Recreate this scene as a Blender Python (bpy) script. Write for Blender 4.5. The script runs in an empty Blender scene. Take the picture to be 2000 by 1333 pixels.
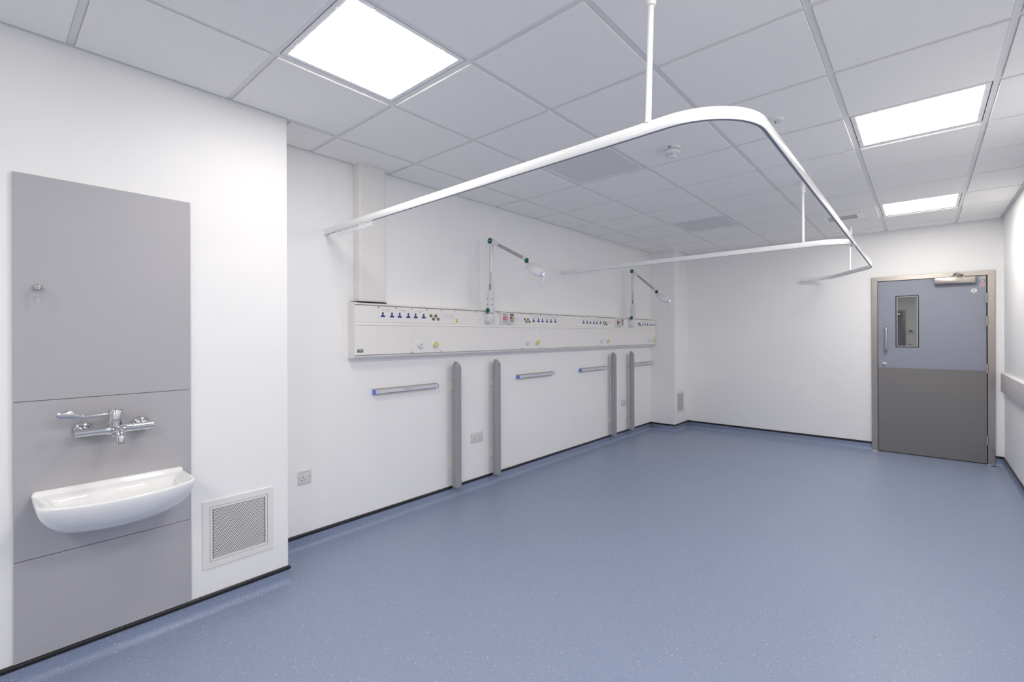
import bpy, bmesh, math, random
from mathutils import Vector, Matrix
random.seed(7)
SC = bpy.context.scene
COL = SC.collection
PI = math.pi

# ------------------------------------------------------------------ camera, world, exposure
cam = bpy.data.cameras.new('camera')
cam.sensor_width = 36.0
cam.lens = 914.65 * 36.0 / 2000.0
cam.shift_x = (1000 - 1001.37) / 2000.0
cam.shift_y = (656.0 - 666.5) / 2000.0
cam.clip_start = 0.05
cam.clip_end = 60
camo = bpy.data.objects.new('camera', cam)
COL.objects.link(camo)
yaw, pitch, roll = -0.7194, -0.0001, -0.0035
F = Vector((math.sin(yaw) * math.cos(pitch), math.cos(yaw) * math.cos(pitch), math.sin(pitch)))
R0 = Vector((math.cos(yaw), -math.sin(yaw), 0))
U0 = R0.cross(F)
RT = R0 * math.cos(roll) + U0 * math.sin(roll)
UP = U0 * math.cos(roll) - R0 * math.sin(roll)
M = Matrix(((RT.x, UP.x, -F.x, 3.3249), (RT.y, UP.y, -F.y, -1.4586), (RT.z, UP.z, -F.z, 1.4032), (0, 0, 0, 1)))
camo.matrix_world = M
SC.camera = camo

world = bpy.data.worlds.new('world')
SC.world = world
world.use_nodes = True
world.node_tree.nodes['Background'].inputs[0].default_value = (0.6, 0.65, 0.7, 1)
world.node_tree.nodes['Background'].inputs[1].default_value = 0.02

SC.view_settings.view_transform = 'Standard'
SC.view_settings.look = 'None'
SC.view_settings.gamma = 1.0
SC.view_settings.use_curve_mapping = False
SC.view_settings.exposure = 0.0
PANEL_POWER = 14.7          # radiance of a lit ceiling panel
SC.cycles.max_bounces = 8
SC.cycles.diffuse_bounces = 8
SC.cycles.glossy_bounces = 3
SC.cycles.adaptive_threshold = 0.02
SC.cycles.transmission_bounces = 4
SC.cycles.caustics_reflective = False
SC.cycles.caustics_refractive = False

# ------------------------------------------------------------------ materials
MATS = {}
def mat(name, col, rough=0.5, metal=0.0, var=0.02, scale=30.0, bump=0.0, spec=0.5, coat=0.0, emit=None, estr=0.0, stretch=None, rvar=0.0):
    m = bpy.data.materials.new(name)
    m.use_nodes = True
    nt = m.node_tree
    p = nt.nodes['Principled BSDF']
    tc = nt.nodes.new('ShaderNodeTexCoord')
    src = tc.outputs['Object']
    if stretch:
        mp = nt.nodes.new('ShaderNodeMapping')
        mp.inputs['Scale'].default_value = stretch
        nt.links.new(src, mp.inputs['Vector'])
        src = mp.outputs['Vector']
    nz = nt.nodes.new('ShaderNodeTexNoise')
    nz.inputs['Scale'].default_value = scale
    nz.inputs['Detail'].default_value = 3
    nt.links.new(src, nz.inputs['Vector'])
    cr = nt.nodes.new('ShaderNodeValToRGB')
    a, b = cr.color_ramp.elements
    a.position, b.position = 0.3, 0.7
    a.color = tuple(c * (1 - var) for c in col) + (1,)
    b.color = tuple(min(1, c * (1 + var)) for c in col) + (1,)
    nt.links.new(nz.outputs['Fac'], cr.inputs['Fac'])
    nt.links.new(cr.outputs['Color'], p.inputs['Base Color'])
    p.inputs['Roughness'].default_value = rough
    p.inputs['Metallic'].default_value = metal
    p.inputs['Specular IOR Level'].default_value = spec
    p.inputs['Coat Weight'].default_value = coat
    if rvar:
        mr = nt.nodes.new('ShaderNodeMapRange')
        mr.inputs['To Min'].default_value = rough - rvar
        mr.inputs['To Max'].default_value = rough + rvar
        nt.links.new(nz.outputs['Fac'], mr.inputs['Value'])
        nt.links.new(mr.outputs['Result'], p.inputs['Roughness'])
    if bump:
        bp = nt.nodes.new('ShaderNodeBump')
        bp.inputs['Strength'].default_value = bump
        bp.inputs['Distance'].default_value = 0.002
        nt.links.new(nz.outputs['Fac'], bp.inputs['Height'])
        nt.links.new(bp.outputs['Normal'], p.inputs['Normal'])
    if emit:
        m.cycles.emission_sampling = 'FRONT' if estr > 5 else 'NONE'
        p.inputs['Emission Color'].default_value = tuple(emit) + (1,)
        p.inputs['Emission Strength'].default_value = estr
    MATS[name] = m
    return m

mat('wall_paint', (0.912, 0.905, 0.900), 0.42, var=0.008, scale=3, bump=0.03, spec=0.35)
mat('tile_face', (0.918, 0.906, 0.884), 0.95, var=0.012, scale=60, bump=0.05, spec=0.1)
mat('grid_white', (0.80, 0.80, 0.80), 0.5, var=0.005)
mat('angle_grey', (0.66, 0.67, 0.68), 0.5, var=0.005)
mat('lamp_frame', (0.88, 0.88, 0.885), 0.4, var=0.005)
mat('lit_diffuser', (0.9, 0.9, 0.9), 0.6, emit=(1.0, 0.963, 0.900), estr=PANEL_POWER)
mat('lit_diffuser_aisle', (0.9, 0.9, 0.9), 0.6, emit=(1.0, 0.963, 0.900), estr=PANEL_POWER * 1.68)
mat('dark_diffuser', (0.74, 0.74, 0.735), 0.75, var=0.004)
mat('laminate_grey', (0.455, 0.448, 0.475), 0.38, var=0.01, scale=200, spec=0.4)
mat('ceramic', (0.87, 0.87, 0.87), 0.09, var=0.002, coat=0.3)
mat('chrome', (0.62, 0.63, 0.66), 0.06, metal=1.0, var=0.005)
mat('black_rubber', (0.010, 0.010, 0.012), 0.36, var=0.1)
mat('brushed_steel', (0.50, 0.452, 0.415), 0.26, metal=1.0, var=0.03, scale=6, stretch=(60, 60, 1.0), rvar=0.03)
mat('steel', (0.62, 0.60, 0.57), 0.24, metal=1.0, var=0.03)
mat('door_blue', (0.290, 0.308, 0.372), 0.42, var=0.012, scale=90, spec=0.4)
mat('door_kick', (0.218, 0.210, 0.209), 0.45, var=0.02, scale=120, spec=0.35)
mat('door_gap', (0.012, 0.012, 0.014), 0.6)
mat('trunk_cream', (0.825, 0.805, 0.775), 0.42, var=0.006)
mat('trunk_white', (0.872, 0.848, 0.815), 0.36, var=0.006)
mat('groove_grey', (0.36, 0.36, 0.365), 0.6)
mat('socket_blue', (0.020, 0.045, 0.30), 0.4, var=0.06)
mat('socket_dark', (0.008, 0.012, 0.06), 0.5)
mat('ink_blue', (0.35, 0.37, 0.58), 0.7)
mat('ink_grey', (0.45, 0.45, 0.46), 0.7)
mat('ink_black', (0.04, 0.04, 0.05), 0.7)
mat('brass_dark', (0.16, 0.115, 0.045), 0.38, metal=0.6, var=0.2, scale=300)
mat('black_plastic', (0.015, 0.015, 0.016), 0.4)
mat('white_plastic', (0.80, 0.80, 0.805), 0.32, var=0.004)
mat('lamp_white', (0.74, 0.745, 0.76), 0.34, var=0.004)
mat('socket_plate', (0.70, 0.685, 0.69), 0.35, var=0.004)
mat('gas_white', (0.82, 0.83, 0.835), 0.3, var=0.004)
mat('gas_yellow', (0.72, 0.66, 0.07), 0.4, var=0.02)
mat('sticker_yellow', (0.74, 0.56, 0.02), 0.5)
mat('green_cap', (0.0, 0.115, 0.045), 0.4, var=0.02)
mat('aluminium', (0.62, 0.62, 0.62), 0.34, metal=0.75, var=0.03)
mat('alu_painted', (0.40, 0.40, 0.405), 0.4, var=0.02)
mat('rail_lilac', (0.70, 0.68, 0.74), 0.35, metal=0.15, var=0.01)
mat('rail_grey', (0.42, 0.41, 0.40), 0.4, metal=0.35, var=0.02)
mat('end_blue', (0.13, 0.235, 0.68), 0.35, var=0.03)
mat('guard_grey', (0.345, 0.342, 0.362), 0.45, var=0.012, scale=150)
mat('timber_block', (0.72, 0.655, 0.56), 0.6, var=0.06, scale=40, stretch=(1, 8, 1))
mat('panel_lilac', (0.50, 0.48, 0.54), 0.35)
mat('panel_grey', (0.36, 0.355, 0.34), 0.4)
mat('display_dark', (0.055, 0.06, 0.058), 0.2)
mat('button_maroon', (0.25, 0.015, 0.06), 0.35)
mat('button_yellow', (0.62, 0.62, 0.04), 0.35)
mat('button_pink', (0.72, 0.16, 0.17), 0.3, emit=(0.9, 0.12, 0.14), estr=0.12)
mat('button_red', (0.58, 0.01, 0.012), 0.35)
mat('led_blue', (0.5, 0.55, 1.0), 0.4, emit=(0.45, 0.5, 1.0), estr=3.0)
mat('led_ring', (0.12, 0.14, 0.6), 0.4, emit=(0.12, 0.15, 1.0), estr=1.0)
mat('track_white', (0.86, 0.86, 0.865), 0.09, var=0.003, coat=0.2)
mat('track_shadow', (0.22, 0.24, 0.29), 0.5)
mat('rod_white', (0.87, 0.865, 0.86), 0.3, var=0.003)
mat('glider_white', (0.86, 0.86, 0.875), 0.3)
mat('grille_white', (0.83, 0.82, 0.795), 0.42, var=0.006)
mat('grille_plate', (0.79, 0.78, 0.755), 0.5, var=0.01)
mat('grille_void', (0.02, 0.018, 0.018), 0.8)
mat('crash_grey', (0.545, 0.53, 0.54), 0.5, var=0.015, scale=60)
mat('crash_cap', (0.74, 0.715, 0.70), 0.45)
mat('sticker_white', (0.80, 0.80, 0.79), 0.5)
mat('sticker_pink', (0.62, 0.42, 0.44), 0.5)
mat('plate_silver', (0.34, 0.33, 0.345), 0.35, metal=0.4)
mat('logo_green', (0.06, 0.20, 0.11), 0.5)
mat('ink_red', (0.55, 0.14, 0.14), 0.6)
mat('neon_red', (0.62, 0.06, 0.06), 0.4)
mat('vent_plate', (0.50, 0.50, 0.485), 0.6)
mat('sealant', (0.80, 0.79, 0.76), 0.5)
mat('crumb_orange', (0.50, 0.30, 0.10), 0.7)
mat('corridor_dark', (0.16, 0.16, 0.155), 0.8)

def vinyl():
    m = bpy.data.materials.new('speckled_vinyl')
    m.use_nodes = True
    nt = m.node_tree
    p = nt.nodes['Principled BSDF']
    tc = nt.nodes.new('ShaderNodeTexCoord')
    o = tc.outputs['Object']
    def vor(scale, lo, hi, thr):
        """chips: voronoi cells, only a random share of them, small blobs round the cell points"""
        v = nt.nodes.new('ShaderNodeTexVoronoi')
        v.inputs['Scale'].default_value = scale
        nt.links.new(o, v.inputs['Vector'])
        r = nt.nodes.new('ShaderNodeMapRange')
        r.inputs['From Min'].default_value = lo
        r.inputs['From Max'].default_value = hi
        r.inputs['To Min'].default_value = 1
        r.inputs['To Max'].default_value = 0
        nt.links.new(v.outputs['Distance'], r.inputs['Value'])
        s = nt.nodes.new('ShaderNodeSeparateColor')
        nt.links.new(v.outputs['Color'], s.inputs['Color'])
        t = nt.nodes.new('ShaderNodeMath')
        t.operation = 'GREATER_THAN'
        t.inputs[1].default_value = thr
        nt.links.new(s.outputs['Red'], t.inputs[0])
        k = nt.nodes.new('ShaderNodeMath')
        k.operation = 'MULTIPLY'
        nt.links.new(r.outputs['Result'], k.inputs[0])
        nt.links.new(t.outputs['Value'], k.inputs[1])
        return k.outputs['Value']
    nz = nt.nodes.new('ShaderNodeTexNoise')
    nz.inputs['Scale'].default_value = 260
    nz.inputs['Detail'].default_value = 4
    nt.links.new(o, nz.inputs['Vector'])
    cr = nt.nodes.new('ShaderNodeValToRGB')
    a, b = cr.color_ramp.elements
    a.position, b.position = 0.34, 0.66
    a.color = (0.226, 0.281, 0.420, 1)
    b.color = (0.312, 0.352, 0.478, 1)
    nt.links.new(nz.outputs['Fac'], cr.inputs['Fac'])
    col = cr.outputs['Color']
    for scale, lo, hi, thr, c in ((210, 0.16, 0.36, 0.74, (0.43, 0.445, 0.53, 1)), (190, 0.16, 0.32, 0.88, (0.16, 0.205, 0.35, 1)),
                                  (150, 0.16, 0.31, 0.935, (0.70, 0.70, 0.72, 1)), (115, 0.15, 0.28, 0.965, (0.86, 0.84, 0.81, 1)),
                                  (140, 0.16, 0.29, 0.955, (0.07, 0.115, 0.25, 1))):
        mx = nt.nodes.new('ShaderNodeMix')
        mx.data_type = 'RGBA'
        nt.links.new(vor(scale, lo, hi, thr), mx.inputs[0])
        nt.links.new(col, mx.inputs[6])
        mx.inputs[7].default_value = c
        col = mx.outputs[2]
    nt.links.new(col, p.inputs['Base Color'])
    big = nt.nodes.new('ShaderNodeTexNoise')
    big.inputs['Scale'].default_value = 2.0
    nt.links.new(o, big.inputs['Vector'])
    mr = nt.nodes.new('ShaderNodeMapRange')
    mr.inputs['To Min'].default_value = 0.36
    mr.inputs['To Max'].default_value = 0.46
    nt.links.new(big.outputs['Fac'], mr.inputs['Value'])
    nt.links.new(mr.outputs['Result'], p.inputs['Roughness'])
    bp = nt.nodes.new('ShaderNodeBump')
    bp.inputs['Strength'].default_value = 0.12
    bp.inputs['Distance'].default_value = 0.001
    nt.links.new(nz.outputs['Fac'], bp.inputs['Height'])
    nt.links.new(bp.outputs['Normal'], p.inputs['Normal'])
    p.inputs['Specular IOR Level'].default_value = 0.42
    MATS['speckled_vinyl'] = m
vinyl()

def glass():
    m = bpy.data.materials.new('door_glass')
    m.use_nodes = True
    nt = m.node_tree
    p = nt.nodes['Principled BSDF']
    p.inputs['Base Color'].default_value = (0.80, 0.84, 0.82, 1)
    p.inputs['Transmission Weight'].default_value = 1.0
    p.inputs['Roughness'].default_value = 0.01
    p.inputs['IOR'].default_value = 2.3
    MATS['door_glass'] = m
glass()

# ------------------------------------------------------------------ mesh helpers
def finish(name, bm, material, parent=None, smooth=40):
    me = bpy.data.meshes.new(name)
    bmesh.ops.recalc_face_normals(bm, faces=bm.faces)
    bm.to_mesh(me)
    bm.free()
    if smooth:
        for f in me.polygons:
            f.use_smooth = True
        me.set_sharp_from_angle(angle=math.radians(smooth))
    if material:
        me.materials.append(MATS[material])
    return link(name, me, parent)

def link(name, me, parent=None, loc=None):
    o = bpy.data.objects.new(name, me)
    COL.objects.link(o)
    if parent is not None:
        o.parent = parent
    if loc is not None:
        o.location = loc
    return o

def thing(name, label, cat, loc=(0, 0, 0), group=None):
    o = bpy.data.objects.new(name, None)
    o.empty_display_size = 0.05
    COL.objects.link(o)
    o.location = loc
    tag(o, label, cat, group)
    return o

def tag(o, label, cat, group=None):
    o['label'] = label
    o['category'] = cat
    if group:
        o['group'] = group
    return o

def struct(name, bm=None, material=None, smooth=0):
    if bm is None:
        o = bpy.data.objects.new(name, None)
        COL.objects.link(o)
    else:
        o = finish(name, bm, material, None, smooth)
    o['kind'] = 'structure'
    return o

def copy_tree(o, parent=None):
    c = o.copy()
    COL.objects.link(c)
    c.parent = parent
    for ch in list(o.children):
        copy_tree(ch, c)
    return c

def box(bm, x0, x1, y0, y1, z0, z1, bev=0.0, seg=2):
    vs = [bm.verts.new(v) for v in ((x0, y0, z0), (x1, y0, z0), (x1, y1, z0), (x0, y1, z0), (x0, y0, z1), (x1, y0, z1), (x1, y1, z1), (x0, y1, z1))]
    fs = [bm.faces.new([vs[i] for i in q]) for q in ((3, 2, 1, 0), (4, 5, 6, 7), (0, 1, 5, 4), (1, 2, 6, 5), (2, 3, 7, 6), (3, 0, 4, 7))]
    if bev > 0:
        es = list({e for f in fs for e in f.edges})
        bmesh.ops.bevel(bm, geom=es, offset=bev, segments=seg, affect='EDGES', profile=0.5)
    return bm

def nb():
    return bmesh.new()

def bbox(*a, **k):
    return box(nb(), *a, **k)

def rrect(w, h, r, n=5):
    """rounded rectangle polygon, centred"""
    pts = []
    for cx, cy, a0 in ((w / 2 - r, h / 2 - r, 0), (-w / 2 + r, h / 2 - r, 90), (-w / 2 + r, -h / 2 + r, 180), (w / 2 - r, -h / 2 + r, 270)):
        for i in range(n + 1):
            a = math.radians(a0 + 90 * i / n)
            pts.append((cx + r * math.cos(a), cy + r * math.sin(a)))
    return pts

def circle(r, n=24, sx=1.0, sy=1.0):
    return [(r * sx * math.cos(2 * PI * i / n), r * sy * math.sin(2 * PI * i / n)) for i in range(n)]

def inset(pts, c):
    n = len(pts)
    out = []
    for i in range(n):
        p0, p1, p2 = Vector(pts[i - 1]), Vector(pts[i]), Vector(pts[(i + 1) % n])
        a, b = (p1 - p0), (p2 - p1)
        if a.length < 1e-9: a = b
        if b.length < 1e-9: b = a
        a.normalize(); b.normalize()
        na, nbv = Vector((-a.y, a.x)), Vector((-b.y, b.x))
        m = (na + nbv)
        m = m / max(0.3, (1 + na.dot(nbv)))
        out.append(tuple(p1 + m * c))
    return out

def prism(bm, pts, o, u, v, d0, d1, ch=0.0, both=False):
    """polygon (ccw in u,v) extruded along u x v from d0 to d1, chamfer ch at the d1 rim"""
    o, u, v = Vector(o), Vector(u), Vector(v)
    n = u.cross(v)
    rings = []
    if both and ch:
        rings.append((inset(pts, ch), d0))
        rings.append((pts, d0 + math.copysign(ch, d1 - d0)))
    else:
        rings.append((pts, d0))
    if ch:
        s = math.copysign(ch, d1 - d0)
        rings.append((pts, d1 - s))
        rings.append((inset(pts, ch * 0.3), d1 - s * 0.3))
        rings.append((inset(pts, ch), d1))
    else:
        rings.append((pts, d1))
    vv = [[bm.verts.new(o + u * a + v * b + n * d) for a, b in ps] for ps, d in rings]
    for r0, r1 in zip(vv, vv[1:]):
        for i in range(len(pts)):
            j = (i + 1) % len(pts)
            bm.faces.new((r0[i], r0[j], r1[j], r1[i]))
    bm.faces.new(list(reversed(vv[0])))
    bm.faces.new(vv[-1])
    return bm

YZ = ((0, 1, 0), (0, 0, 1))          # plates facing +X (bed-head and sink walls)
XZ = ((1, 0, 0), (0, 0, 1))          # plates whose normal u x v is -Y (door wall)
XYd = ((0, 1, 0), (1, 0, 0))         # normal -Z (ceiling things)
def onx(bm, pts, x, y, z, d, ch=0.0, d0=0.0):
    return prism(bm, pts, (x, y, z), YZ[0], YZ[1], d0, d, ch)
def ony(bm, pts, x, y, z, d, ch=0.0, d0=0.0):
    return prism(bm, pts, (x, y, z), XZ[0], XZ[1], d0, d, ch)
def onz(bm, pts, x, y, z, d, ch=0.0, d0=0.0):
    return prism(bm, pts, (x, y, z), XYd[0], XYd[1], d0, d, ch)

def basis(ax):
    ax = Vector(ax).normalized()
    t = Vector((0, 0, 1)) if abs(ax.z) < 0.9 else Vector((1, 0, 0))
    u = t.cross(ax).normalized()
    return ax, u, ax.cross(u)

def lathe(bm, prof, o, ax, n=24, cap=True):
    """prof = [(radius, height along ax)]"""
    ax, u, v = basis(ax)
    o = Vector(o)
    rings = []
    for r, h in prof:
        rings.append([bm.verts.new(o + ax * h + (u * math.cos(2 * PI * i / n) + v * math.sin(2 * PI * i / n)) * max(r, 1e-5)) for i in range(n)])
    for a, b in zip(rings, rings[1:]):
        for i in range(n):
            j = (i + 1) % n
            bm.faces.new((a[i], a[j], b[j], b[i]))
    if cap:
        bm.faces.new(list(reversed(rings[0])))
        bm.faces.new(rings[-1])
    return bm

def cyl(bm, p0, p1, r0, r1=None, n=16):
    p0, p1 = Vector(p0), Vector(p1)
    r1 = r0 if r1 is None else r1
    return lathe(bm, [(r0, 0), (r1, (p1 - p0).length)], p0, p1 - p0, n)

def tube(bm, path, radii, n=14, flat=None, cap=True):
    """tube through points; radii a number or a list, flat=(ru, rv) factors"""
    path = [Vector(p) for p in path]
    if not isinstance(radii, (list, tuple)):
        radii = [radii] * len(path)
    rings = []
    pu = None
    for i, p in enumerate(path):
        d = (path[min(i + 1, len(path) - 1)] - path[max(i - 1, 0)]).normalized()
        if pu is None:
            _, u, v = basis(d)
        else:
            u = (pu - d * pu.dot(d)).normalized()
            v = d.cross(u)
        pu = u
        fu, fv = flat if flat else (1, 1)
        rings.append([bm.verts.new(p + (u * math.cos(2 * PI * k / n) * fu + v * math.sin(2 * PI * k / n) * fv) * radii[i]) for k in range(n)])
    for a, b in zip(rings, rings[1:]):
        for k in range(n):
            j = (k + 1) % n
            bm.faces.new((a[k], a[j], b[j], b[k]))
    if cap:
        bm.faces.new(list(reversed(rings[0])))
        bm.faces.new(rings[-1])
    return bm

def sweep(bm, path, prof, closed=True, closed_path=False):
    """path: plan points; prof: (offset to the right of travel, z); mitred"""
    n = len(path)
    P = [Vector(p) for p in path]
    rings = []
    for i in range(n):
        a = (P[i] - P[i - 1]) if (i > 0 or closed_path) else None
        b = (P[(i + 1) % n] - P[i]) if (i < n - 1 or closed_path) else None
        if a is None: a = b
        if b is None: b = a
        a = a.normalized(); b = b.normalized()
        na, nbv = Vector((a.y, -a.x)), Vector((b.y, -b.x))
        m = (na + nbv) / max(0.2, 1 + na.dot(nbv))
        rings.append([bm.verts.new((P[i].x + m.x * o, P[i].y + m.y * o, z)) for o, z in prof])
    k = len(prof)
    last = n if closed_path else n - 1
    for i in range(last):
        a, b = rings[i], rings[(i + 1) % n]
        for q in range(k if closed else k - 1):
            w = (q + 1) % k
            bm.faces.new((a[q], a[w], b[w], b[q]))
    if closed and not closed_path:
        bm.faces.new(list(reversed(rings[0])))
        bm.faces.new(rings[-1])
    return bm

def fillet(pts, radii, n=10):
    """round the inner corners of a plan polyline"""
    P = [Vector(p) for p in pts]
    out = [P[0]]
    for i in range(1, len(P) - 1):
        r = radii[i - 1]
        a, b = (P[i - 1] - P[i]).normalized(), (P[i + 1] - P[i]).normalized()
        ang = a.angle(b)
        t = r / math.tan(ang / 2)
        c = P[i] + (a + b).normalized() * (r / math.sin(ang / 2))
        s, e = P[i] + a * t, P[i] + b * t
        a0 = math.atan2(s.y - c.y, s.x - c.x)
        a1 = math.atan2(e.y - c.y, e.x - c.x)
        d = (a1 - a0 + PI) % (2 * PI) - PI
        for k in range(n + 1):
            q = a0 + d * k / n
            out.append(Vector((c.x + r * math.cos(q), c.y + r * math.sin(q))))
    out.append(P[-1])
    return out

TXT = {}
def text_mesh(s, size, width=None):
    key = (s, size, width)
    if key in TXT:
        return TXT[key]
    cu = bpy.data.curves.new('lettering', 'FONT')
    cu.body = s
    cu.size = size
    cu.align_x = 'CENTER'
    cu.align_y = 'CENTER'
    cu.resolution_u = 2
    o = bpy.data.objects.new('lettering', cu)
    COL.objects.link(o)
    dg = bpy.context.evaluated_depsgraph_get()
    me = bpy.data.meshes.new_from_object(o.evaluated_get(dg))
    bpy.data.objects.remove(o)
    xs = [v.co.x for v in me.vertices]
    if width and xs:
        k = width / (max(xs) - min(xs))
        for v in me.vertices:
            v.co.x *= k
    me.materials.clear()
    TXT[key] = me
    return me

def text_on(name, s, size, material, o, u, v, parent, width=None, shear=0):
    """flat lettering laid in the plane (u, v) at o"""
    src = text_mesh(s, size, width)
    me = src.copy()
    u, v, o = Vector(u), Vector(v), Vector(o)
    for q in me.vertices:
        q.co = o + u * q.co.x + v * q.co.y
    me.materials.append(MATS[material])
    return link(name, me, parent)

# ------------------------------------------------------------------ the room
H = 2.64
XL, XS, XR = 0.242, 0.605, 3.97           # bed-head wall, sink wall, right wall
YB, YE, YP, YF = -4.40, -0.30, 5.195, 5.69  # back wall, end of sink wall, pier face, door wall
XP = 0.614
DX0, DX1, DZ = 2.905, 3.852, 2.045        # structural opening of the far door
TOP = 2.74

struct('floor', bbox(XL - 0.1, XR + 0.1, YB - 0.1, YF + 0.02, -0.08, 0.0), 'speckled_vinyl')
struct('wall_left', bbox(XL - 0.12, XL, YE - 0.02, YF + 0.1, 0, TOP), 'wall_paint')
bm = nb()
box(bm, XS - 0.12, XS, YB - 0.1, YE, 0, TOP)
box(bm, XL - 0.12, XS - 0.12, YE - 0.12, YE, 0, TOP)
struct('wall_sink', bm, 'wall_paint')
struct('wall_pier', bbox(XL, XP, YP, YF + 0.01, 0, TOP), 'wall_paint')
struct('wall_right', bbox(XR, XR + 0.12, YB - 0.1, YF + 0.1, 0, TOP), 'wall_paint')
bm = nb()
box(bm, XP, DX0, YF, YF + 0.11, 0, TOP)
box(bm, DX1, XR, YF, YF + 0.11, 0, TOP)
box(bm, DX0, DX1, YF, YF + 0.11, DZ, TOP)
struct('wall_far', bm, 'wall_paint')
struct('wall_back', bbox(XS, XR, YB - 0.1, YB, 0, TOP), 'wall_paint')

# dim lobby behind the far door, seen only as darkness through its glass
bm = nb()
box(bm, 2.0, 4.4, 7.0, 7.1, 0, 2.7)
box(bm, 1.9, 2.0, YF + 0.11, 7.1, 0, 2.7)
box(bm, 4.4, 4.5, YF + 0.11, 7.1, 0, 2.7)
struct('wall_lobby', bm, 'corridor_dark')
struct('floor_lobby', bbox(1.9, 4.5, YF + 0.02, 7.1, -0.08, 0.0), 'speckled_vinyl')
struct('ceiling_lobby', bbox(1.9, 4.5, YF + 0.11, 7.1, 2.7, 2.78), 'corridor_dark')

# coved skirting with black capping, one piece per wall
RUN_A = [(XS, YB), (XS, YE), (XL, YE), (XL, YP), (XP, YP), (XP, YF), (2.860, YF)]
RUN_B = [(3.902, YF), (XR, YF), (XR, YB), (XS, YB)]
cove = [(0.0025, 0.088)]
cove += [(0.0025 + 0.034 * (1 - math.cos(a)), 0.036 - 0.034 * math.sin(a)) for a in [math.radians(9 * i) for i in range(11)]]
cove += [(0.055, 0.0010), (0.085, 0.0004), (0.120, 0.0001), (0.0, 0.0001), (0.0, 0.088)]
capp = [(0.0, 0.0790), (0.0075, 0.0792), (0.0110, 0.0835), (0.0115, 0.0900), (0.0100, 0.0955), (0.0060, 0.0995), (0.0, 0.1010)]
ang = [(0.0, 2.6385), (0.0240, 2.6385), (0.0240, 2.6425), (0.0, 2.6425)]
def segs(run, prof, i):
    """one wall's stretch of a mitred sweep"""
    bm = nb()
    n = len(run)
    P = [Vector(p) for p in run]
    rings = []
    for k in (i, i + 1):
        a = (P[k] - P[k - 1]).normalized() if k > 0 else (P[k + 1] - P[k]).normalized()
        b = (P[k + 1] - P[k]).normalized() if k < n - 1 else a
        na, nbv = Vector((a.y, -a.x)), Vector((b.y, -b.x))
        m = (na + nbv) / max(0.2, 1 + na.dot(nbv))
        rings.append([bm.verts.new((P[k].x + m.x * o, P[k].y + m.y * o, z)) for o, z in prof])
    a, b = rings
    for q in range(len(prof)):
        w = (q + 1) % len(prof)
        bm.faces.new((a[q], a[w], b[w], b[q]))
    bm.faces.new(list(reversed(a)))
    bm.faces.new(b)
    return bm
names_a = ['sink', 'sink_return', 'left', 'pier_face', 'pier_side', 'far_left']
names_b = ['far_right', 'right', 'back']
for run, nm in ((RUN_A, names_a), (RUN_B, names_b)):
    for i, s in enumerate(nm):
        b = struct('baseboard_' + s, segs(run, cove, i), 'speckled_vinyl', 50)
        finish('capping_strip', segs(run, capp, i), 'black_rubber', b, 50)
PERIM = RUN_A[:-1] + [(XR, YF), (XR, YB)]
for i in range(len(PERIM)):
    P2 = PERIM[i:] + PERIM[:i] + [PERIM[i]]
    run = [P2[-2]] + P2[:2] + [P2[2]]
    struct('trim_%d' % (i + 1), segs(run, ang, 1), 'angle_grey')

# ------------------------------------------------------------------ suspended ceiling
ceil = struct('ceiling', bbox(XL - 0.1, XR + 0.1, YB - 0.1, YF + 0.1, 2.74, 2.80), 'tile_face')
LIT = {(2, -1), (5, 3), (5, 7), (5, -1), (2, -5), (5, -5)}
OFF = {(2, 2), (2, 6)}
def tile_bm(x0, x1, y0, y1, e):
    bm = nb()
    g = [0.0145 if q else 0.0290 for q in e]
    box(bm, x0 + g[0], x1 - g[1], y0 + g[2], y1 - g[3], 2.6325, 2.6500, bev=0.0012, seg=1)
    box(bm, x0 + 0.004, x1 - 0.004, y0 + 0.004, y1 - 0.004, 2.6445, 2.6560)
    return bm
full = finish('ceiling_tile', tile_bm(-0.3, 0.3, -0.3, 0.3, (1, 1, 1, 1)), 'tile_face', ceil, 0)
first = True
for j in range(0, 7):
    for i in range(-8, 10):
        if (j, i) in LIT or (j, i) in OFF:
            continue
        x0, x1, y0, y1 = 0.6 * j, 0.6 * j + 0.6, 0.6 * i, 0.6 * i + 0.6
        e = [1, 1, 1, 1]
        if x0 < XL: x0 = XL; e[0] = 0
        if x1 > XR: x1 = XR; e[1] = 0
        if y0 < YB: y0 = YB; e[2] = 0
        if y1 > YF: y1 = YF; e[3] = 0
        if j == 0:
            if y1 <= YE or y0 >= YP: continue
            if y0 < YE: y0 = YE; e[2] = 0
            if y1 > YP: y1 = YP; e[3] = 0
        if j == 1 and i < 0: x0 = XS; e[0] = 0
        if j == 1 and i == 9: x0 = XP; e[0] = 0
        if y1 - y0 < 0.06 or x1 - x0 < 0.06: continue
        if all(e):
            c = ((x0 + x1) / 2, (y0 + y1) / 2, 0)
            if first:
                full.location = c; first = False
            else:
                link('ceiling_tile', full.data, ceil, c)
        else:
            finish('ceiling_tile', tile_bm(x0, x1, y0, y1, e), 'tile_face', ceil, 0)
for j in range(1, 7):                       # main tees, along the room
    x = 0.6 * j
    y0, y1 = YB, YF
    if j == 1: y0, y1 = YE - 0.002, YP + 0.002
    finish('main_tee', bbox(x - 0.012, x + 0.012, y0 + 0.004, y1 - 0.004, 2.6402, 2.6440), 'grid_white', ceil, 0)
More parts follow.
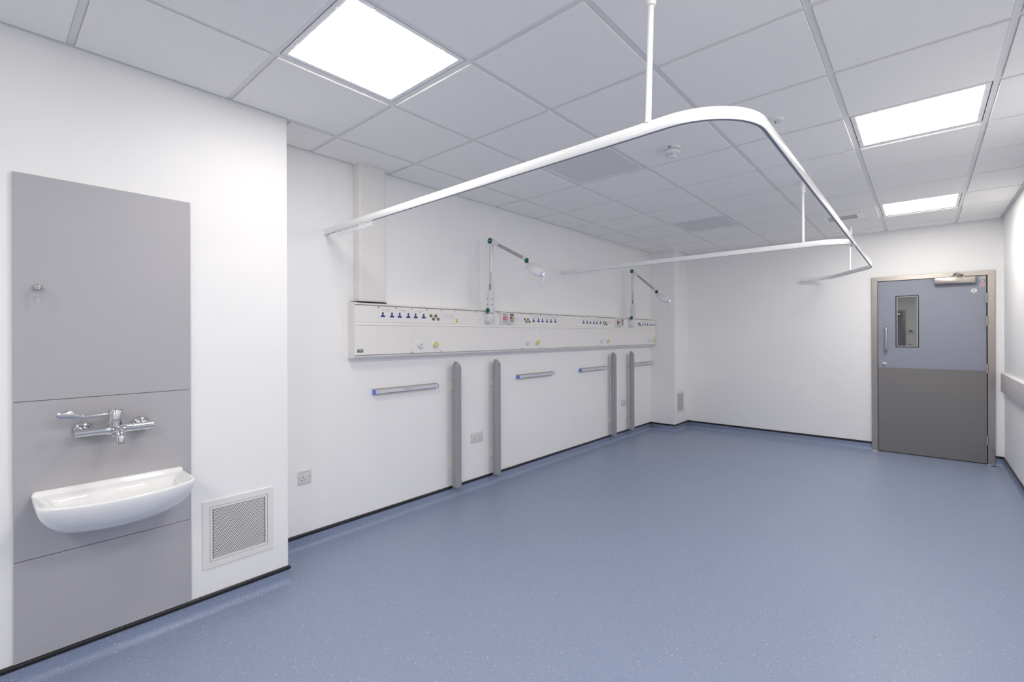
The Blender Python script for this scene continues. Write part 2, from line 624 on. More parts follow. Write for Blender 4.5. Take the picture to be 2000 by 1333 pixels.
for i in range(-7, 10):                     # cross tees, one between each two mains
    y = 0.6 * i
    xs = [XL if (y > YE and y < YP) else (XS if y < 0 else XP)] + [0.6 * j for j in range(1, 7)] + [XR]
    for a, b in zip(xs, xs[1:]):
        if b - a < 0.05: continue
        finish('cross_tee', bbox(a + (0.012 if a > 0.65 else 0.004), b - (0.012 if b < 3.9 else 0.004), y - 0.012, y + 0.012, 2.6404, 2.6436), 'grid_white', ceil, 0)

# ------------------------------------------------------------------ ceiling lights
def light_fixture(label, lit):
    t = thing('ceiling_light', label, 'ceiling light', group='square ceiling panels')
    bm = nb()
    for sx, sy, lx, ly in ((0, 1, 0.5675, 0), (0, -1, 0.5675, 0), (1, 0, 0, 0.5205), (-1, 0, 0, 0.5205)):
        if sy: box(bm, -lx / 2, lx / 2, sy * 0.26025 - (0 if sy > 0 else 0.0235), sy * 0.26025 + (0.0235 if sy > 0 else 0), 2.6398, 2.6470)
        else: box(bm, sx * 0.26025 - (0 if sx > 0 else 0.0235), sx * 0.26025 + (0.0235 if sx > 0 else 0), -ly / 2, ly / 2, 2.6398, 2.6470)
    finish('frame', bm, 'lamp_frame', t, 0)
    bm = nb()
    bm.faces.new([bm.verts.new(v) for v in ((-0.2602, -0.2602, 2.6392), (-0.2602, 0.2602, 2.6392), (0.2602, 0.2602, 2.6392), (0.2602, -0.2602, 2.6392))])
    finish('diffuser', bm, 'lit_diffuser' if lit else 'dark_diffuser', t, 0)
    finish('housing', bbox(-0.283, 0.283, -0.283, 0.283, 2.6472, 2.70), 'lamp_frame', t, 0)
    sc = None
    for sx, sy in ((1, .5), (1, -.5), (-1, .5), (-1, -.5)):
        for q in ((sx * 0.2715, sy * 0.34), (sy * 0.34, sx * 0.2715)):
            if sc is None:
                bm = nb()
                lathe(bm, [(0.0048, 0), (0.0044, 0.0012), (0.003, 0.0024), (0.0008, 0.003)], (0, 0, 2.6398), (0, 0, -1), 10)
                sc = finish('screw', bm, 'steel', t)
                sc.location = (q[0], q[1], 0)
            else:
                link('screw', sc.data, t, (q[0], q[1], 0))
    return t
def put_light(src, used, j, i, label):
    o = src if not used else copy_tree(src)
    o.location = (0.6 * j + 0.3, 0.6 * i + 0.3, 0)
    o['label'] = label
    return o
aisle = None
lit0 = light_fixture('x', True)
off0 = light_fixture('x', False)
names = {(2, -1): 'large lit square panel light nearest the sink wall, cut by the top of the picture',
         (5, 3): 'lit square panel light in the ceiling midway to the door, right of the curtain track',
         (5, 7): 'small-looking lit panel light in the ceiling nearest the door'}
rest = 'lit square panel light in the ceiling over the camera, out of view'
for k, (j, i) in enumerate(sorted(LIT, key=lambda q: q not in names)):
    o = put_light(lit0, k > 0, j, i, names.get((j, i), rest))
    if j == 5:                              # aisle row given extra power to even out the room's light
        for c in o.children:
            if c.name.startswith('diffuser'):
                if aisle is None:
                    aisle = c.data.copy()
                    aisle.materials[0] = MATS['lit_diffuser_aisle']
                c.data = aisle
put_light(off0, False, 2, 2, 'unlit grey panel light just behind the near stretch of curtain track')
put_light(off0, True, 2, 6, 'unlit grey panel light farthest from the camera, above the second exam lamp')

# ------------------------------------------------------------------ smoke detector, sensor, air vent
t = thing('smoke_detector', 'white domed smoke detector with slotted lower chamber on the ceiling', 'smoke detector', (2.088, 1.545, 2.6325))
bm = lathe(nb(), [(0.056, 0), (0.056, 0.004), (0.053, 0.012), (0.050, 0.015)], (0, 0, 0), (0, 0, -1), 36)
finish('base', bm, 'white_plastic', t)
bm = lathe(nb(), [(0.042, 0.014), (0.042, 0.021)], (0, 0, 0), (0, 0, -1), 30)
finish('recess', bm, 'groove_grey', t)
bm = lathe(nb(), [(0.047, 0.020), (0.050, 0.022), (0.050, 0.036), (0.046, 0.041), (0.033, 0.043), (0.0305, 0.062), (0.027, 0.066), (0.024, 0.0665), (0.0235, 0.065), (0.002, 0.065)], (0, 0, 0), (0, 0, -1), 36)
body = finish('body', bm, 'white_plastic', t)
for k in range(9):
    a = 2 * PI * k / 9 + 0.25
    bm = nb()
    prism(bm, [(-0.0035, -0.006), (0.0035, -0.006), (0.0035, 0.006), (-0.0035, 0.006)], (0.0315 * math.cos(a), 0.0315 * math.sin(a), -0.052), (-math.sin(a), math.cos(a), 0), (0, 0, 1), -0.001, 0.0012)
    finish('slot', bm, 'groove_grey', body, 0)
bm = nb()
a = -PI / 2 + 0.12
prism(bm, rrect(0.026, 0.0035, 0.0016), (0.0545 * math.cos(a), 0.0545 * math.sin(a), -0.009), (-math.sin(a), math.cos(a), 0), (0, 0, 1), -0.002, 0.0008)
finish('indicator', bm, 'black_plastic', t, 0)

t = thing('ceiling_sensor', 'flat white round ceiling sensor with a tiny dark lens, beside the track bend', 'sensor', (2.695, 1.540, 2.6325))
bm = lathe(nb(), [(0.041, 0), (0.041, 0.006), (0.037, 0.014), (0.022, 0.017), (0.020, 0.016), (0.004, 0.0175)], (0, 0, 0), (0, 0, -1), 32)
finish('body', bm, 'white_plastic', t)
finish('lens', lathe(nb(), [(0.0055, 0.015), (0.004, 0.0195), (0.001, 0.0205)], (0, 0, 0), (0, 0, -1), 14), 'black_plastic', t)

t = thing('air_vent', 'square white air vent with grey perforated face in the ceiling behind the far track', 'air vent', (2.693, 4.525, 2.6325))
bm = nb()
for a, b, c, d in ((-0.172, 0.172, 0.116, 0.168), (-0.172, 0.172, -0.168, -0.116), (-0.172, -0.132, -0.116, 0.116), (0.132, 0.172, -0.116, 0.116)):
    box(bm, a, b, c, d, -0.006, 0.002)
finish('frame', bm, 'lamp_frame', t, 0)
bm = nb()
for a, b, c, d in ((-0.131, 0.131, 0.108, 0.115), (-0.131, 0.131, -0.115, -0.108), (-0.131, -0.124, -0.108, 0.108), (0.124, 0.131, -0.108, 0.108)):
    box(bm, a, b, c, d, -0.009, 0.001)
finish('inner_frame', bm, 'lamp_frame', t, 0)
finish('perforated_plate', bbox(-0.124, 0.124, -0.108, 0.108, -0.004, 0.0), 'vent_plate', t, 0)

# ------------------------------------------------------------------ sink panel
XPAN = XS + 0.0132
t = thing('service_panel', 'tall grey laminate service panel in three sections behind the basin', 'wall panel', (XS + 0.0004, -1.07, 0))
for z0, z1 in ((0.104, 0.5048), (0.5072, 1.1430), (1.1454, 2.062)):
    finish('panel_board', bbox(0.002, 0.012, -0.2985, 0.3000, z0, z1, bev=0.0009, seg=1), 'laminate_grey', t, 0)
finish('backing', bbox(0, 0.004, -0.294, 0.296, 0.104, 2.057), 'groove_grey', t, 0)
lk = finish('lock', lathe(nb(), [(0.0125, 0), (0.0125, 0.004), (0.0105, 0.009), (0.0095, 0.010)], (0.012, -0.229, 1.606), (1, 0, 0), 20), 'steel', t)
finish('keyway', bbox(0.0215, 0.0225, -0.230, -0.228, 1.6015, 1.6105), 'black_plastic', lk, 0)

t = thing('key_ring', 'small key hanging on a thin split ring from the lock of the grey panel', 'key', (XPAN, -1.299, 1.606))
bm = nb()
tube(bm, [(0.026 + 0.004 * math.sin(a), 0.0145 * math.cos(a), -0.0125 + 0.0125 * math.sin(a)) for a in [2 * PI * k / 24 for k in range(25)]], 0.0008, 6, cap=False)
finish('ring', bm, 'chrome', t)
bm = nb()
prism(bm, rrect(0.013, 0.018, 0.004), (0.026, 0.001, -0.034), (1, 0, 0), (0, 0, 1), -0.001, 0.001)
box(bm, 0.024, 0.028, 0.0, 0.002, -0.066, -0.041)
finish('hanging_key', bm, 'steel', t, 0)
bm = nb()
box(bm, 0.0105, 0.024, -0.001, 0.001, -0.0035, 0.0035)
prism(bm, rrect(0.011, 0.020, 0.004), (0.0285, 0.0, 0.0), (1, 0, 0), (0, 0, 1), -0.001, 0.001)
finish('inserted_key', bm, 'steel', t, 0)

# ------------------------------------------------------------------ wash basin
def basin():
    N = 72
    W = 0.257
    def outline(front, w, back=0.0):
        """plan of the basin: straight back and sides, tight corners, bowed front"""
        d = front - back
        c = 0.66                                    # share of the depth that the sides run straight
        raw = [(back, -w), (back, w), (back + d * c * 0.5, w), (back + d * c, w * 0.995)]
        for k in range(0, 11):
            y = w * 0.95 * (1 - 2 * k / 10)
            raw.append((back + d * (1 - (1 - c - 0.07) * abs(y / w) ** 2.2), y))
        raw += [(back + d * c, -w * 0.995), (back + d * c * 0.5, -w)]
        P = [Vector(q) for q in raw]
        for _ in range(2):                          # round the corners, keeping the back ones
            Q = []
            n_ = len(P)
            for k in range(n_):
                a_, b_ = P[k], P[(k + 1) % n_]
                if k == 0 and _ == 0:
                    Q += [a_, b_]
                elif _ == 0 and k == 1:
                    Q += [a_ * 0.25 + b_ * 0.75]
                elif _ == 0 and k == n_ - 1:
                    Q += [a_ * 0.75 + b_ * 0.25]
                else:
                    Q += [a_ * 0.75 + b_ * 0.25, a_ * 0.25 + b_ * 0.75]
            P = Q
        L = [0.0]
        for k in range(len(P)):
            L.append(L[-1] + (P[(k + 1) % len(P)] - P[k]).length)
        out = []
        k = 0
        for i in range(N):
            s_ = L[-1] * i / N
            while L[k + 1] < s_: k += 1
            f_ = (s_ - L[k]) / max(1e-9, L[k + 1] - L[k])
            q = P[k] * (1 - f_) + P[(k + 1) % len(P)] * f_
            out.append((q.x, q.y))
        return out
    bm = nb()
    rings = []
    D = 0.150
    lev = 12
    for k in range(lev + 1):                # outer shell, bottom to rim
        a = math.radians(84 * (1 - k / lev))
        s = math.cos(a)
        z = -D * math.sin(a) ** 1.15
        f = 0.322 * (0.25 + 0.75 * s ** 0.85)
        w = W * (0.27 + 0.73 * s ** 0.95)
        rings.append([(x, y, z) for x, y in outline(f, w)])
    rings.append([(x, y, 0.006) for x, y in outline(0.3215, W - 0.0005)])
    rings.append([(x, y, 0.010) for x, y in outline(0.318, W - 0.004, back=0.0)])
    rings.append([(x, y, 0.0095) for x, y in outline(0.311, W - 0.012, back=0.0)])
    rings.append([(x, y, 0.005) for x, y in outline(0.303, W - 0.022, back=0.026)])
    rings.append([(x, y, 0.000) for x, y in outline(0.298, W - 0.042, back=0.064)])
    rings.append([(x, y, -0.010) for x, y in outline(0.290, W - 0.052, back=0.072)])
    for k in range(1, 7):
        q = k / 6
        rings.append([(x, y, -0.010 - 0.105 * math.sin(q * PI / 2)) for x, y in outline(0.290 - 0.07 * q ** 2, (W - 0.052) * (1 - 0.35 * q ** 2.2), back=0.072 + 0.03 * q)])
    vv = [[bm.verts.new(p) for p in r] for r in rings]
    for a, b in zip(vv, vv[1:]):
        for i in range(N):
            j = (i + 1) % N
            bm.faces.new((a[i], a[j], b[j], b[i]))
    bm.faces.new(list(reversed(vv[0])))
    bm.faces.new(vv[-1])
    return bm
t = thing('wash_basin', 'white ceramic wall-hung wash basin with bowed front below the tap', 'wash basin', (XPAN, -1.063, 0.752))
finish('bowl', basin(), 'ceramic', t, 60)
bm = nb()
pr = [(0.0, 0.004), (0.026, 0.004), (0.022, 0.009), (0.016, 0.020), (0.011, 0.0235), (0.0, 0.0235)]
path = [(0.0, 0.0)]
vv = []
for y, s in ((-0.2570, 0.0), (-0.2555, 0.55), (-0.252, 0.85), (-0.246, 1.0), (0.246, 1.0), (0.252, 0.85), (0.2555, 0.55), (0.2570, 0.0)):
    vv.append([bm.verts.new((x * (0.6 + 0.4 * s), y, 0.004 + (z - 0.004) * s)) for x, z in pr])
for a, b in zip(vv, vv[1:]):
    for i in range(len(pr)):
        j = (i + 1) % len(pr)
        bm.faces.new((a[i], a[j], b[j], b[i]))
finish('upstand', bm, 'ceramic', t, 60)

# ------------------------------------------------------------------ tap
t = thing('basin_tap', 'chrome wall-mounted mixer tap with long paddle lever above the basin', 'tap', (XPAN, -1.066, 1.003))
bx = 0.068
bm = nb()
lathe(bm, [(0.0145, -0.1335), (0.0172, -0.1325), (0.0178, -0.130), (0.0178, -0.04), (0.021, -0.028), (0.026, -0.016), (0.027, 0.0), (0.026, 0.016), (0.021, 0.028), (0.0178, 0.04), (0.0178, 0.130), (0.0172, 0.1325), (0.0145, 0.1335)], (bx, 0, 0), (0, 1, 0), 28)
finish('bar_body', bm, 'chrome', t, 50)
for y in (-0.099, 0.099):
    bm = lathe(nb(), [(0.033, 0), (0.033, 0.003), (0.0305, 0.0085), (0.023, 0.0145), (0.0145, 0.0185), (0.0145, 0.058)], (0, y, 0.004), (1, 0, 0), 28)
    finish('wall_flange', bm, 'chrome', t, 50)
bm = lathe(nb(), [(0.0255, 0.0), (0.0255, 0.032), (0.0262, 0.0325), (0.0262, 0.0345), (0.0255, 0.035), (0.0255, 0.083), (0.0235, 0.0865), (0.001, 0.0878)], (bx, 0, 0), (0, 0, 1), 30)
cart = finish('cartridge_housing', bm, 'chrome', t, 50)
bm = nb()
box(bm, bx - 0.0035, bx + 0.0055, -0.112, -0.022, 0.060, 0.0725, bev=0.002)
finish('lever_arm', bm, 'chrome', t, 50)
bm = nb()
tube(bm, [(bx + 0.001, -0.104, 0.0665), (bx + 0.001, -0.116, 0.068), (bx + 0.002, -0.132, 0.0735), (bx + 0.003, -0.152, 0.0785), (bx + 0.004, -0.170, 0.081), (bx + 0.004, -0.182, 0.082), (bx + 0.004, -0.187, 0.0822)],
     [0.007, 0.0095, 0.0165, 0.0195, 0.0165, 0.009, 0.002], 18, flat=(0.30, 1.0))
finish('lever_paddle', bm, 'chrome', t, 60)
bm = nb()
tube(bm, [(bx + 0.01, 0, -0.002), (bx + 0.035, 0, 0.000), (bx + 0.055, 0, 0.003), (bx + 0.075, 0, 0.004), (bx + 0.093, 0, 0.000), (bx + 0.106, 0, -0.010), (bx + 0.112, 0, -0.024), (bx + 0.1135, 0, -0.044)],
     [0.019, 0.0185, 0.0178, 0.0172, 0.0168, 0.0162, 0.0158, 0.0152], 20)
sp = finish('spout', bm, 'chrome', t, 50)
finish('outlet', lathe(nb(), [(0.012, 0), (0.012, 0.002)], (bx + 0.1135, 0, -0.0442), (0, 0, -1), 18), 'groove_grey', sp)
bm = nb()
prism(bm, rrect(0.046, 0.040, 0.010), (bx, 0, -0.018), (1, 0, 0), (0, 1, 0), -0.012, 0.012, 0.004, True)
finish('lower_body', bm, 'chrome', t, 50)

# ------------------------------------------------------------------ air-transfer grilles
def perforated(w, h, pitch, r):
    bm = nb()
    nx, nz = int(w / pitch), int(h / (pitch * 0.866))
    px, pz = w / nx, h / nz
    for k in range(nz):
        off = 0.5 * px if k % 2 else 0.0
        for q in range(-1, nx + 1):
            cx = -w / 2 + (q + 0.5) * px + off - 0.25 * px
            if cx - px / 2 < -w / 2 - 1e-6 or cx + px / 2 > w / 2 + 1e-6:
                continue
            cz = -h / 2 + (k + 0.5) * pz
            outer = [(cx + a * px / 2, cz + b * pz / 2) for a, b in ((1, 0), (1, 1), (0, 1), (-1, 1), (-1, 0), (-1, -1), (0, -1), (1, -1))]
            inner = [(cx + r * math.cos(PI * i / 4), cz + r * math.sin(PI * i / 4)) for i in range(8)]
            vo = [bm.verts.new((0, a, b)) for a, b in outer]
            vi = [bm.verts.new((0, a, b)) for a, b in inner]
            for i in range(8):
                j = (i + 1) % 8
                bm.faces.new((vo[i], vo[j], vi[j], vi[i]))
    return bm
def grille(label, loc, w, h, group):
    t = thing('wall_grille', label, 'grille', loc, group)
    def ring(x0, x1, W0, H0, W1, H1):
        bm = nb()
        box(bm, x0, x1, -W0 / 2, W0 / 2, H1 / 2, H0 / 2)
        box(bm, x0, x1, -W0 / 2, W0 / 2, -H0 / 2, -H1 / 2)
        box(bm, x0, x1, -W0 / 2, -W1 / 2, -H1 / 2, H1 / 2)
        box(bm, x0, x1, W1 / 2, W0 / 2, -H1 / 2, H1 / 2)
        return bm
    finish('flange', ring(0, 0.006, w, h, w - 0.060, h - 0.063), 'grille_white', t, 0)
    finish('shadow_gap', bbox(0.0, 0.001, -w / 2 + 0.029, w / 2 - 0.029, -h / 2 + 0.03, h / 2 - 0.03), 'grille_void', t, 0)
    core = finish('hinged_core', ring(0.001, 0.0055, w - 0.064, h - 0.067, w - 0.084, h - 0.088), 'grille_white', t, 0)
    bm = perforated(w - 0.082, h - 0.086, 0.0082, 0.00265)
    o = finish('perforated_plate', bm, 'grille_plate', t, 0)
    o.location.x = 0.0042
    return t
grille('near white wall grille with perforated plate, low between the basin and the corner', (XS, -0.550, 0.400), 0.338, 0.340, 'perforated wall grilles')
grille('far white wall grille, low on the short pier beside the door wall', (XP, 5.398, 0.410), 0.305, 0.340, 'perforated wall grilles')

# ------------------------------------------------------------------ mains sockets low on the bed-head wall
def pin_holes(parent, cy, z, x, material='black_plastic'):
    for dy, dz, w, h in ((0, 0.0085, 0.0042, 0.0085), (-0.0110, -0.0115, 0.0068, 0.0042), (0.0110, -0.0115, 0.0068, 0.0042)):
        finish('pin_hole', bbox(x - 0.0003, x + 0.0004, cy + dy - w / 2, cy + dy + w / 2, z + dz - h / 2, z + dz + h / 2), material, parent, 0)
def print_bar(parent, x, y0, y1, z0, z1, material, name='printing'):
    return finish(name, bbox(x, x + 0.0003, y0, y1, z0, z1), material, parent, 0)
t = thing('socket_outlet', 'single white switched socket with red neon dot, on the wall by the near corner', 'socket', (XL, -0.037, 0.472))
finish('plate', onx(nb(), rrect(0.087, 0.087, 0.004), 0, 0, 0, 0.010, 0.003), 'socket_plate', t)
pin_holes(t, -0.013, -0.006, 0.010)
finish('switch_rocker', bbox(0.0095, 0.0125, 0.018, 0.030, 0.004, 0.026, bev=0.001), 'white_plastic', t)
finish('neon', bbox(0.0098, 0.0108, 0.021, 0.027, 0.027, 0.032), 'neon_red', t, 0)
for y in (-0.031, 0.033):
    finish('screw', lathe(nb(), [(0.003, 0), (0.003, 0.0006)], (0.0098, y, -0.001), (1, 0, 0), 10), 'brass_dark', t)
for k in range(5):
    print_bar(t, 0.0100, -0.032 + 0.0088 * k, -0.032 + 0.0088 * k + (0.0068 if k % 2 else 0.0076), 0.0335, 0.0368, 'ink_grey')
for k in range(3):
    print_bar(t, 0.0100, -0.032 + 0.0082 * k, -0.032 + 0.0082 * k + 0.0062, 0.0265, 0.0292, 'ink_grey')
def twin(label, y, z, grp):
    t = thing('socket_outlet', label, 'socket', (XL, y, z), grp)
    finish('plate', onx(nb(), rrect(0.150, 0.088, 0.004), 0, 0, 0, 0.010, 0.003), 'socket_plate', t)
    for s in (-1, 1):
        pin_holes(t, s * 0.029, -0.004, 0.010, 'ink_black')
        finish('switch_rocker', bbox(0.0095, 0.0125, s * 0.060 - 0.0045, s * 0.060 + 0.0045, -0.001, 0.018, bev=0.001), 'socket_plate', t)
    print_bar(t, 0.0100, -0.010, -0.002, 0.030, 0.034, 'ink_grey')
    print_bar(t, 0.0100, 0.002, 0.007, 0.030, 0.0325, 'ink_grey')
twin('near double white socket between the first two grey guard posts', 1.5545, 0.473, 'double wall sockets')
twin('far double white socket between the last two grey guard posts', 4.360, 0.483, 'double wall sockets')

# ------------------------------------------------------------------ vertical cable trunking
t = thing('cable_trunking', 'cream vertical cable trunking from the bed-head unit up to the ceiling', 'trunking', (XL, 0.4285, 1.65))
W2 = 0.1075
bm = nb()
prof = [(0, -W2), (0.066, -W2), (0.076, -W2 + 0.004), (0.081, -W2 + 0.013), (0.081, W2 - 0.013), (0.076, W2 - 0.004), (0.066, W2), (0, W2)]
prism(bm, prof, (0, 0, 0), (1, 0, 0), (0, 1, 0), 0.003, H - 1.65 - 0.002)
finish('duct', bm, 'trunk_cream', t, 50)
finish('lid', bbox(0.080, 0.0822, -W2 + 0.0165, W2 - 0.008, 0.010, 0.905, bev=0.0008, seg=1), 'trunk_cream', t, 0)
finish('lid_coupler', bbox(0.080, 0.0826, -W2 + 0.0155, W2 - 0.007, 0.908, 0.982, bev=0.0008, seg=1), 'trunk_cream', t, 0)
bm = nb()
prism(bm, [(0, -W2 - 0.022), (0.070, -W2 - 0.022), (0.0895, -W2 - 0.006), (0.0895, W2 + 0.004), (0.070, W2 + 0.018), (0, W2 + 0.018)], (0, 0, -0.004), (1, 0, 0), (0, 1, 0), 0.0, 0.006)
finish('base_gasket', bm, 'black_plastic', t, 0)

# ------------------------------------------------------------------ bed-head services trunking
Y0, Y1 = 0.277, 5.187
t = thing('bedhead_trunking', 'long white bed-head services unit with sockets and gas outlets along the wall', 'bed-head unit', (XL, Y0, 1.243))
bh = t
ox, oy, oz = XL, Y0, 1.243
prof = [(0, 0), (0.055, 0), (0.078, 0.006), (0.088, 0.014), (0.0885, 0.0200), (0.080, 0.0202), (0.080, 0.0245), (0.0850, 0.0247), (0.0850, 0.3790), (0.076, 0.3792), (0.076, 0.3862), (0.087, 0.3864), (0.086, 0.394), (0.078, 0.4000), (0.060, 0.402), (0, 0.402)]
bm = nb()
def lprism(bm, prof, y0, y1):
    a = [bm.verts.new((x, y0, z)) for x, z in prof]
    b = [bm.verts.new((x, y1, z)) for x, z in prof]
    for i in range(len(prof)):
        j = (i + 1) % len(prof)
        bm.faces.new((a[i], a[j], b[j], b[i]))
    bm.faces.new(list(reversed(a)))
    bm.faces.new(b)
    return bm
lprism(bm, prof, 0.006, Y1 - Y0 - 0.002)
finish('housing', bm, 'trunk_white', t, 50)
bm = nb()
lprism(bm, [(0, 0), (0.055, 0), (0.078, 0.006), (0.0895, 0.014), (0.0895, 0.3925), (0.080, 0.400), (0.060, 0.402), (0, 0.402)], 0.0, 0.0058)
finish('end_cap', bm, 'trunk_cream', t, 50)
bm = nb()
lprism(bm, [(0, 0), (0.055, 0), (0.078, 0.006), (0.0895, 0.014), (0.0895, 0.3925), (0.080, 0.400), (0.060, 0.402), (0, 0.402)], Y1 - Y0 - 0.0019, Y1 - Y0)
finish('end_cap', bm, 'trunk_cream', t, 50)
finish('groove', bbox(0.070, 0.0768, 0.006, Y1 - Y0 - 0.002, 0.3793, 0.3861), 'groove_grey', t, 0)
finish('groove', bbox(0.074, 0.0806, 0.006, Y1 - Y0 - 0.002, 0.0203, 0.0244), 'groove_grey', t, 0)
bm = nb()
lprism(bm, [(0.080, 0.2385), (0.0900, 0.2388), (0.0925, 0.2405), (0.0922, 0.2470), (0.0903, 0.2585), (0.080, 0.2590)], 0.006, Y1 - Y0 - 0.002)
finish('ledge', bm, 'trunk_white', t, 50)
up = [.283, .470, .619, .767, .915, 1.064, 1.213, 1.459, 1.756, 2.099, 2.247, 2.397, 2.544, 2.691, 3.182, 3.331, 3.481, 3.633, 3.779, 3.928, 4.227, 4.530, 4.728, 4.877, 5.024, 5.185]
lo = [.283, .767, 1.064, 2.098, 2.397, 3.535, 3.832, 4.878, 5.185]
for e, z0, z1 in ((up, 0.2605, 0.3775), (lo, 0.0260, 0.2375)):
    for a, b in zip(e, e[1:]):
        finish('fascia_panel', bbox(0.0845, 0.0900, a - oy + 0.00025, b - oy - 0.00025, z0, z1, bev=0.0006, seg=1), 'trunk_white', t, 0)
XFS = 0.0900                                # fascia face, local
latch = screw = None
for e, z, up_ in ((up, 0.3705, True), (lo, 0.0325, False)):
    for k, y in enumerate(e[1:-1]):
        if latch is None:
            latch = finish('latch', bbox(-0.001, 0.0012, -0.0032, 0.0032, -0.0055, 0.0055, bev=0.0008, seg=1), 'black_plastic', t, 0)
            latch.location = (XFS, y - oy, z)
        else:
            link('latch', latch.data, t, (XFS, y - oy, z))
    for a, b in zip(e, e[1:]):
        n = 3 if b - a < 0.35 else (4 if b - a < 0.6 else 6)
        for k in range(n):
            y = a + 0.016 + (b - a - 0.032) * k / (n - 1)
            zz = z + (0.0045 if up_ else -0.0045)
            if screw is None:
                screw = finish('screw', lathe(nb(), [(0.0021, -0.001), (0.0021, 0.0006)], (0, 0, 0), (1, 0, 0), 8), 'groove_grey', t)
                screw.location = (XFS, y - oy, zz)
            else:
                link('screw', screw.data, t, (XFS, y - oy, zz))
# blue power sockets: a T-shaped blue face with a dark earth slot
bm = nb()
prism(bm, [(-0.019, -0.0185), (0.019, -0.0185), (0.019, -0.0055), (0.0068, -0.0055), (0.0068, 0.0190), (-0.0068, 0.0190), (-0.0068, -0.0055), (-0.019, -0.0055)], (0, 0, 0), YZ[0], YZ[1], -0.001, 0.0008)
sock = finish('power_socket', bm, 'socket_blue', t, 0)
def slot_me():
    bm = nb()
    box(bm, 0.0007, 0.0011, -0.0028, 0.0028, 0.006, 0.0165)
    box(bm, 0.0007, 0.0011, -0.0125, -0.0065, -0.0145, -0.0100)
    box(bm, 0.0007, 0.0011, 0.0065, 0.0125, -0.0145, -0.0100)
    return bm
slot = finish('pin_slots', slot_me(), 'socket_dark', sock, 0)
first = True
socks = [.507, .586, .655, .734, .803, .882, 2.284, 2.363, 2.432, 2.511, 2.580, 2.659, 3.221, 3.300, 3.371, 3.450, 3.519, 3.598, 4.765, 4.844, 4.914, 4.993, 5.063, 5.142]
for y in socks:
    loc = (XFS, y - oy, 1.5605 - oz)
    if first:
        sock.location = loc; first = False
    else:
        s2 = link('power_socket', sock.data, t, loc)
        link('pin_slots', slot.data, s2)
for a, b in zip(socks[::2], socks[1::2]):
    c = (a + b) / 2 - oy
    text_on('printed_label', 'MEDICAL EQUIPMENT ONLY', 0.0085, 'ink_blue', (XFS + 0.0004, c, 1.5985 - oz), (0, 1, 0), (0, 0, 1), t, 0.104)
    for k in range(3):
        print_bar(t, XFS, c - 0.0135 + 0.0095 * k, c - 0.0135 + 0.0095 * k + 0.0078, 1.5872 - oz, 1.5912 - oz, 'ink_grey', 'printed_label')
# earth bonding studs
st = finish('earth_stud', lathe(nb(), [(0.0125, -0.001), (0.0125, 0.004), (0.0105, 0.0055), (0.0070, 0.0055), (0.0065, 0.002), (0.003, 0.002)], (0, 0, 0), (1, 0, 0), 20), 'brass_dark', t)
ctr = finish('stud_core', lathe(nb(), [(0.0035, 0.001), (0.0035, 0.0065), (0.002, 0.0072)], (0, 0, 0), (1, 0, 0), 12), 'aluminium', st)
first = True
for y in (0.954, 2.140, 3.675, 4.617):
    for dy, z in ((0, 1.565), (0.0505, 1.565), (0.0265, 1.5405), (0.0755, 1.5405)):
        loc = (XFS, y + dy - oy, z - oz)
        if first:
            st.location = loc; first = False
        else:
            s2 = link('earth_stud', st.data, t, loc)
            link('stud_core', ctr.data, s2)
# data outlets: faint 4 x 2 printed modules
for y in (1.090, 1.990, 3.803):
    for k in range(4):
        for z0, z1 in ((1.570, 1.580), (1.553, 1.562), (1.5445, 1.5465)):
            y_ = y - oy + 0.0275 * k
            finish('data_port', bbox(XFS - 0.001, XFS + 0.0003, y_, y_ + (0.0185 if z1 - z0 > 0.004 else 0.025), z0 - oz, z1 - oz), 'panel_lilac' if False else 'rail_lilac', t, 0)
# warning sticker
bm = nb()
prism(bm, [(-0.0105, 0.0), (0.0105, 0.0), (0, 0.021)], (XFS, 1.2355 - oy, 1.5385 - oz), YZ[0], YZ[1], 0, 0.0004)
finish('warning_sticker', bm, 'sticker_yellow', t, 0)
st2 = finish('warning_sticker', bbox(XFS, XFS + 0.0004, 1.2255 - oy, 1.2455 - oy, 1.5125 - oz, 1.5365 - oz), 'sticker_yellow', t, 0)
print_bar(st2, XFS + 0.0003, 1.2335 - oy, 1.2375 - oy, 1.5165 - oz, 1.5235 - oz, 'ink_grey')
# light switches
for y in (1.494, 1.516, 1.705, 4.268, 4.284):
    s2 = finish('light_switch', onx(nb(), rrect(0.0165, 0.037, 0.002), XFS, y - oy, 1.565 - oz, 0.0014, 0.0006), 'trunk_white', t)
    print_bar(s2, XFS + 0.0013, y - oy - 0.006, y - oy + 0.006, 1.5815 - oz, 1.5828 - oz, 'groove_grey')
    print_bar(s2, XFS + 0.0013, y - oy - 0.006, y - oy + 0.006, 1.5480 - oz, 1.5495 - oz, 'groove_grey')
for k in range(2):
    print_bar(t, XFS, 1.495 + 0.014 * k - oy, 1.506 + 0.014 * k - oy, 1.5290 - oz, 1.5325 - oz, 'ink_grey', 'printed_label')
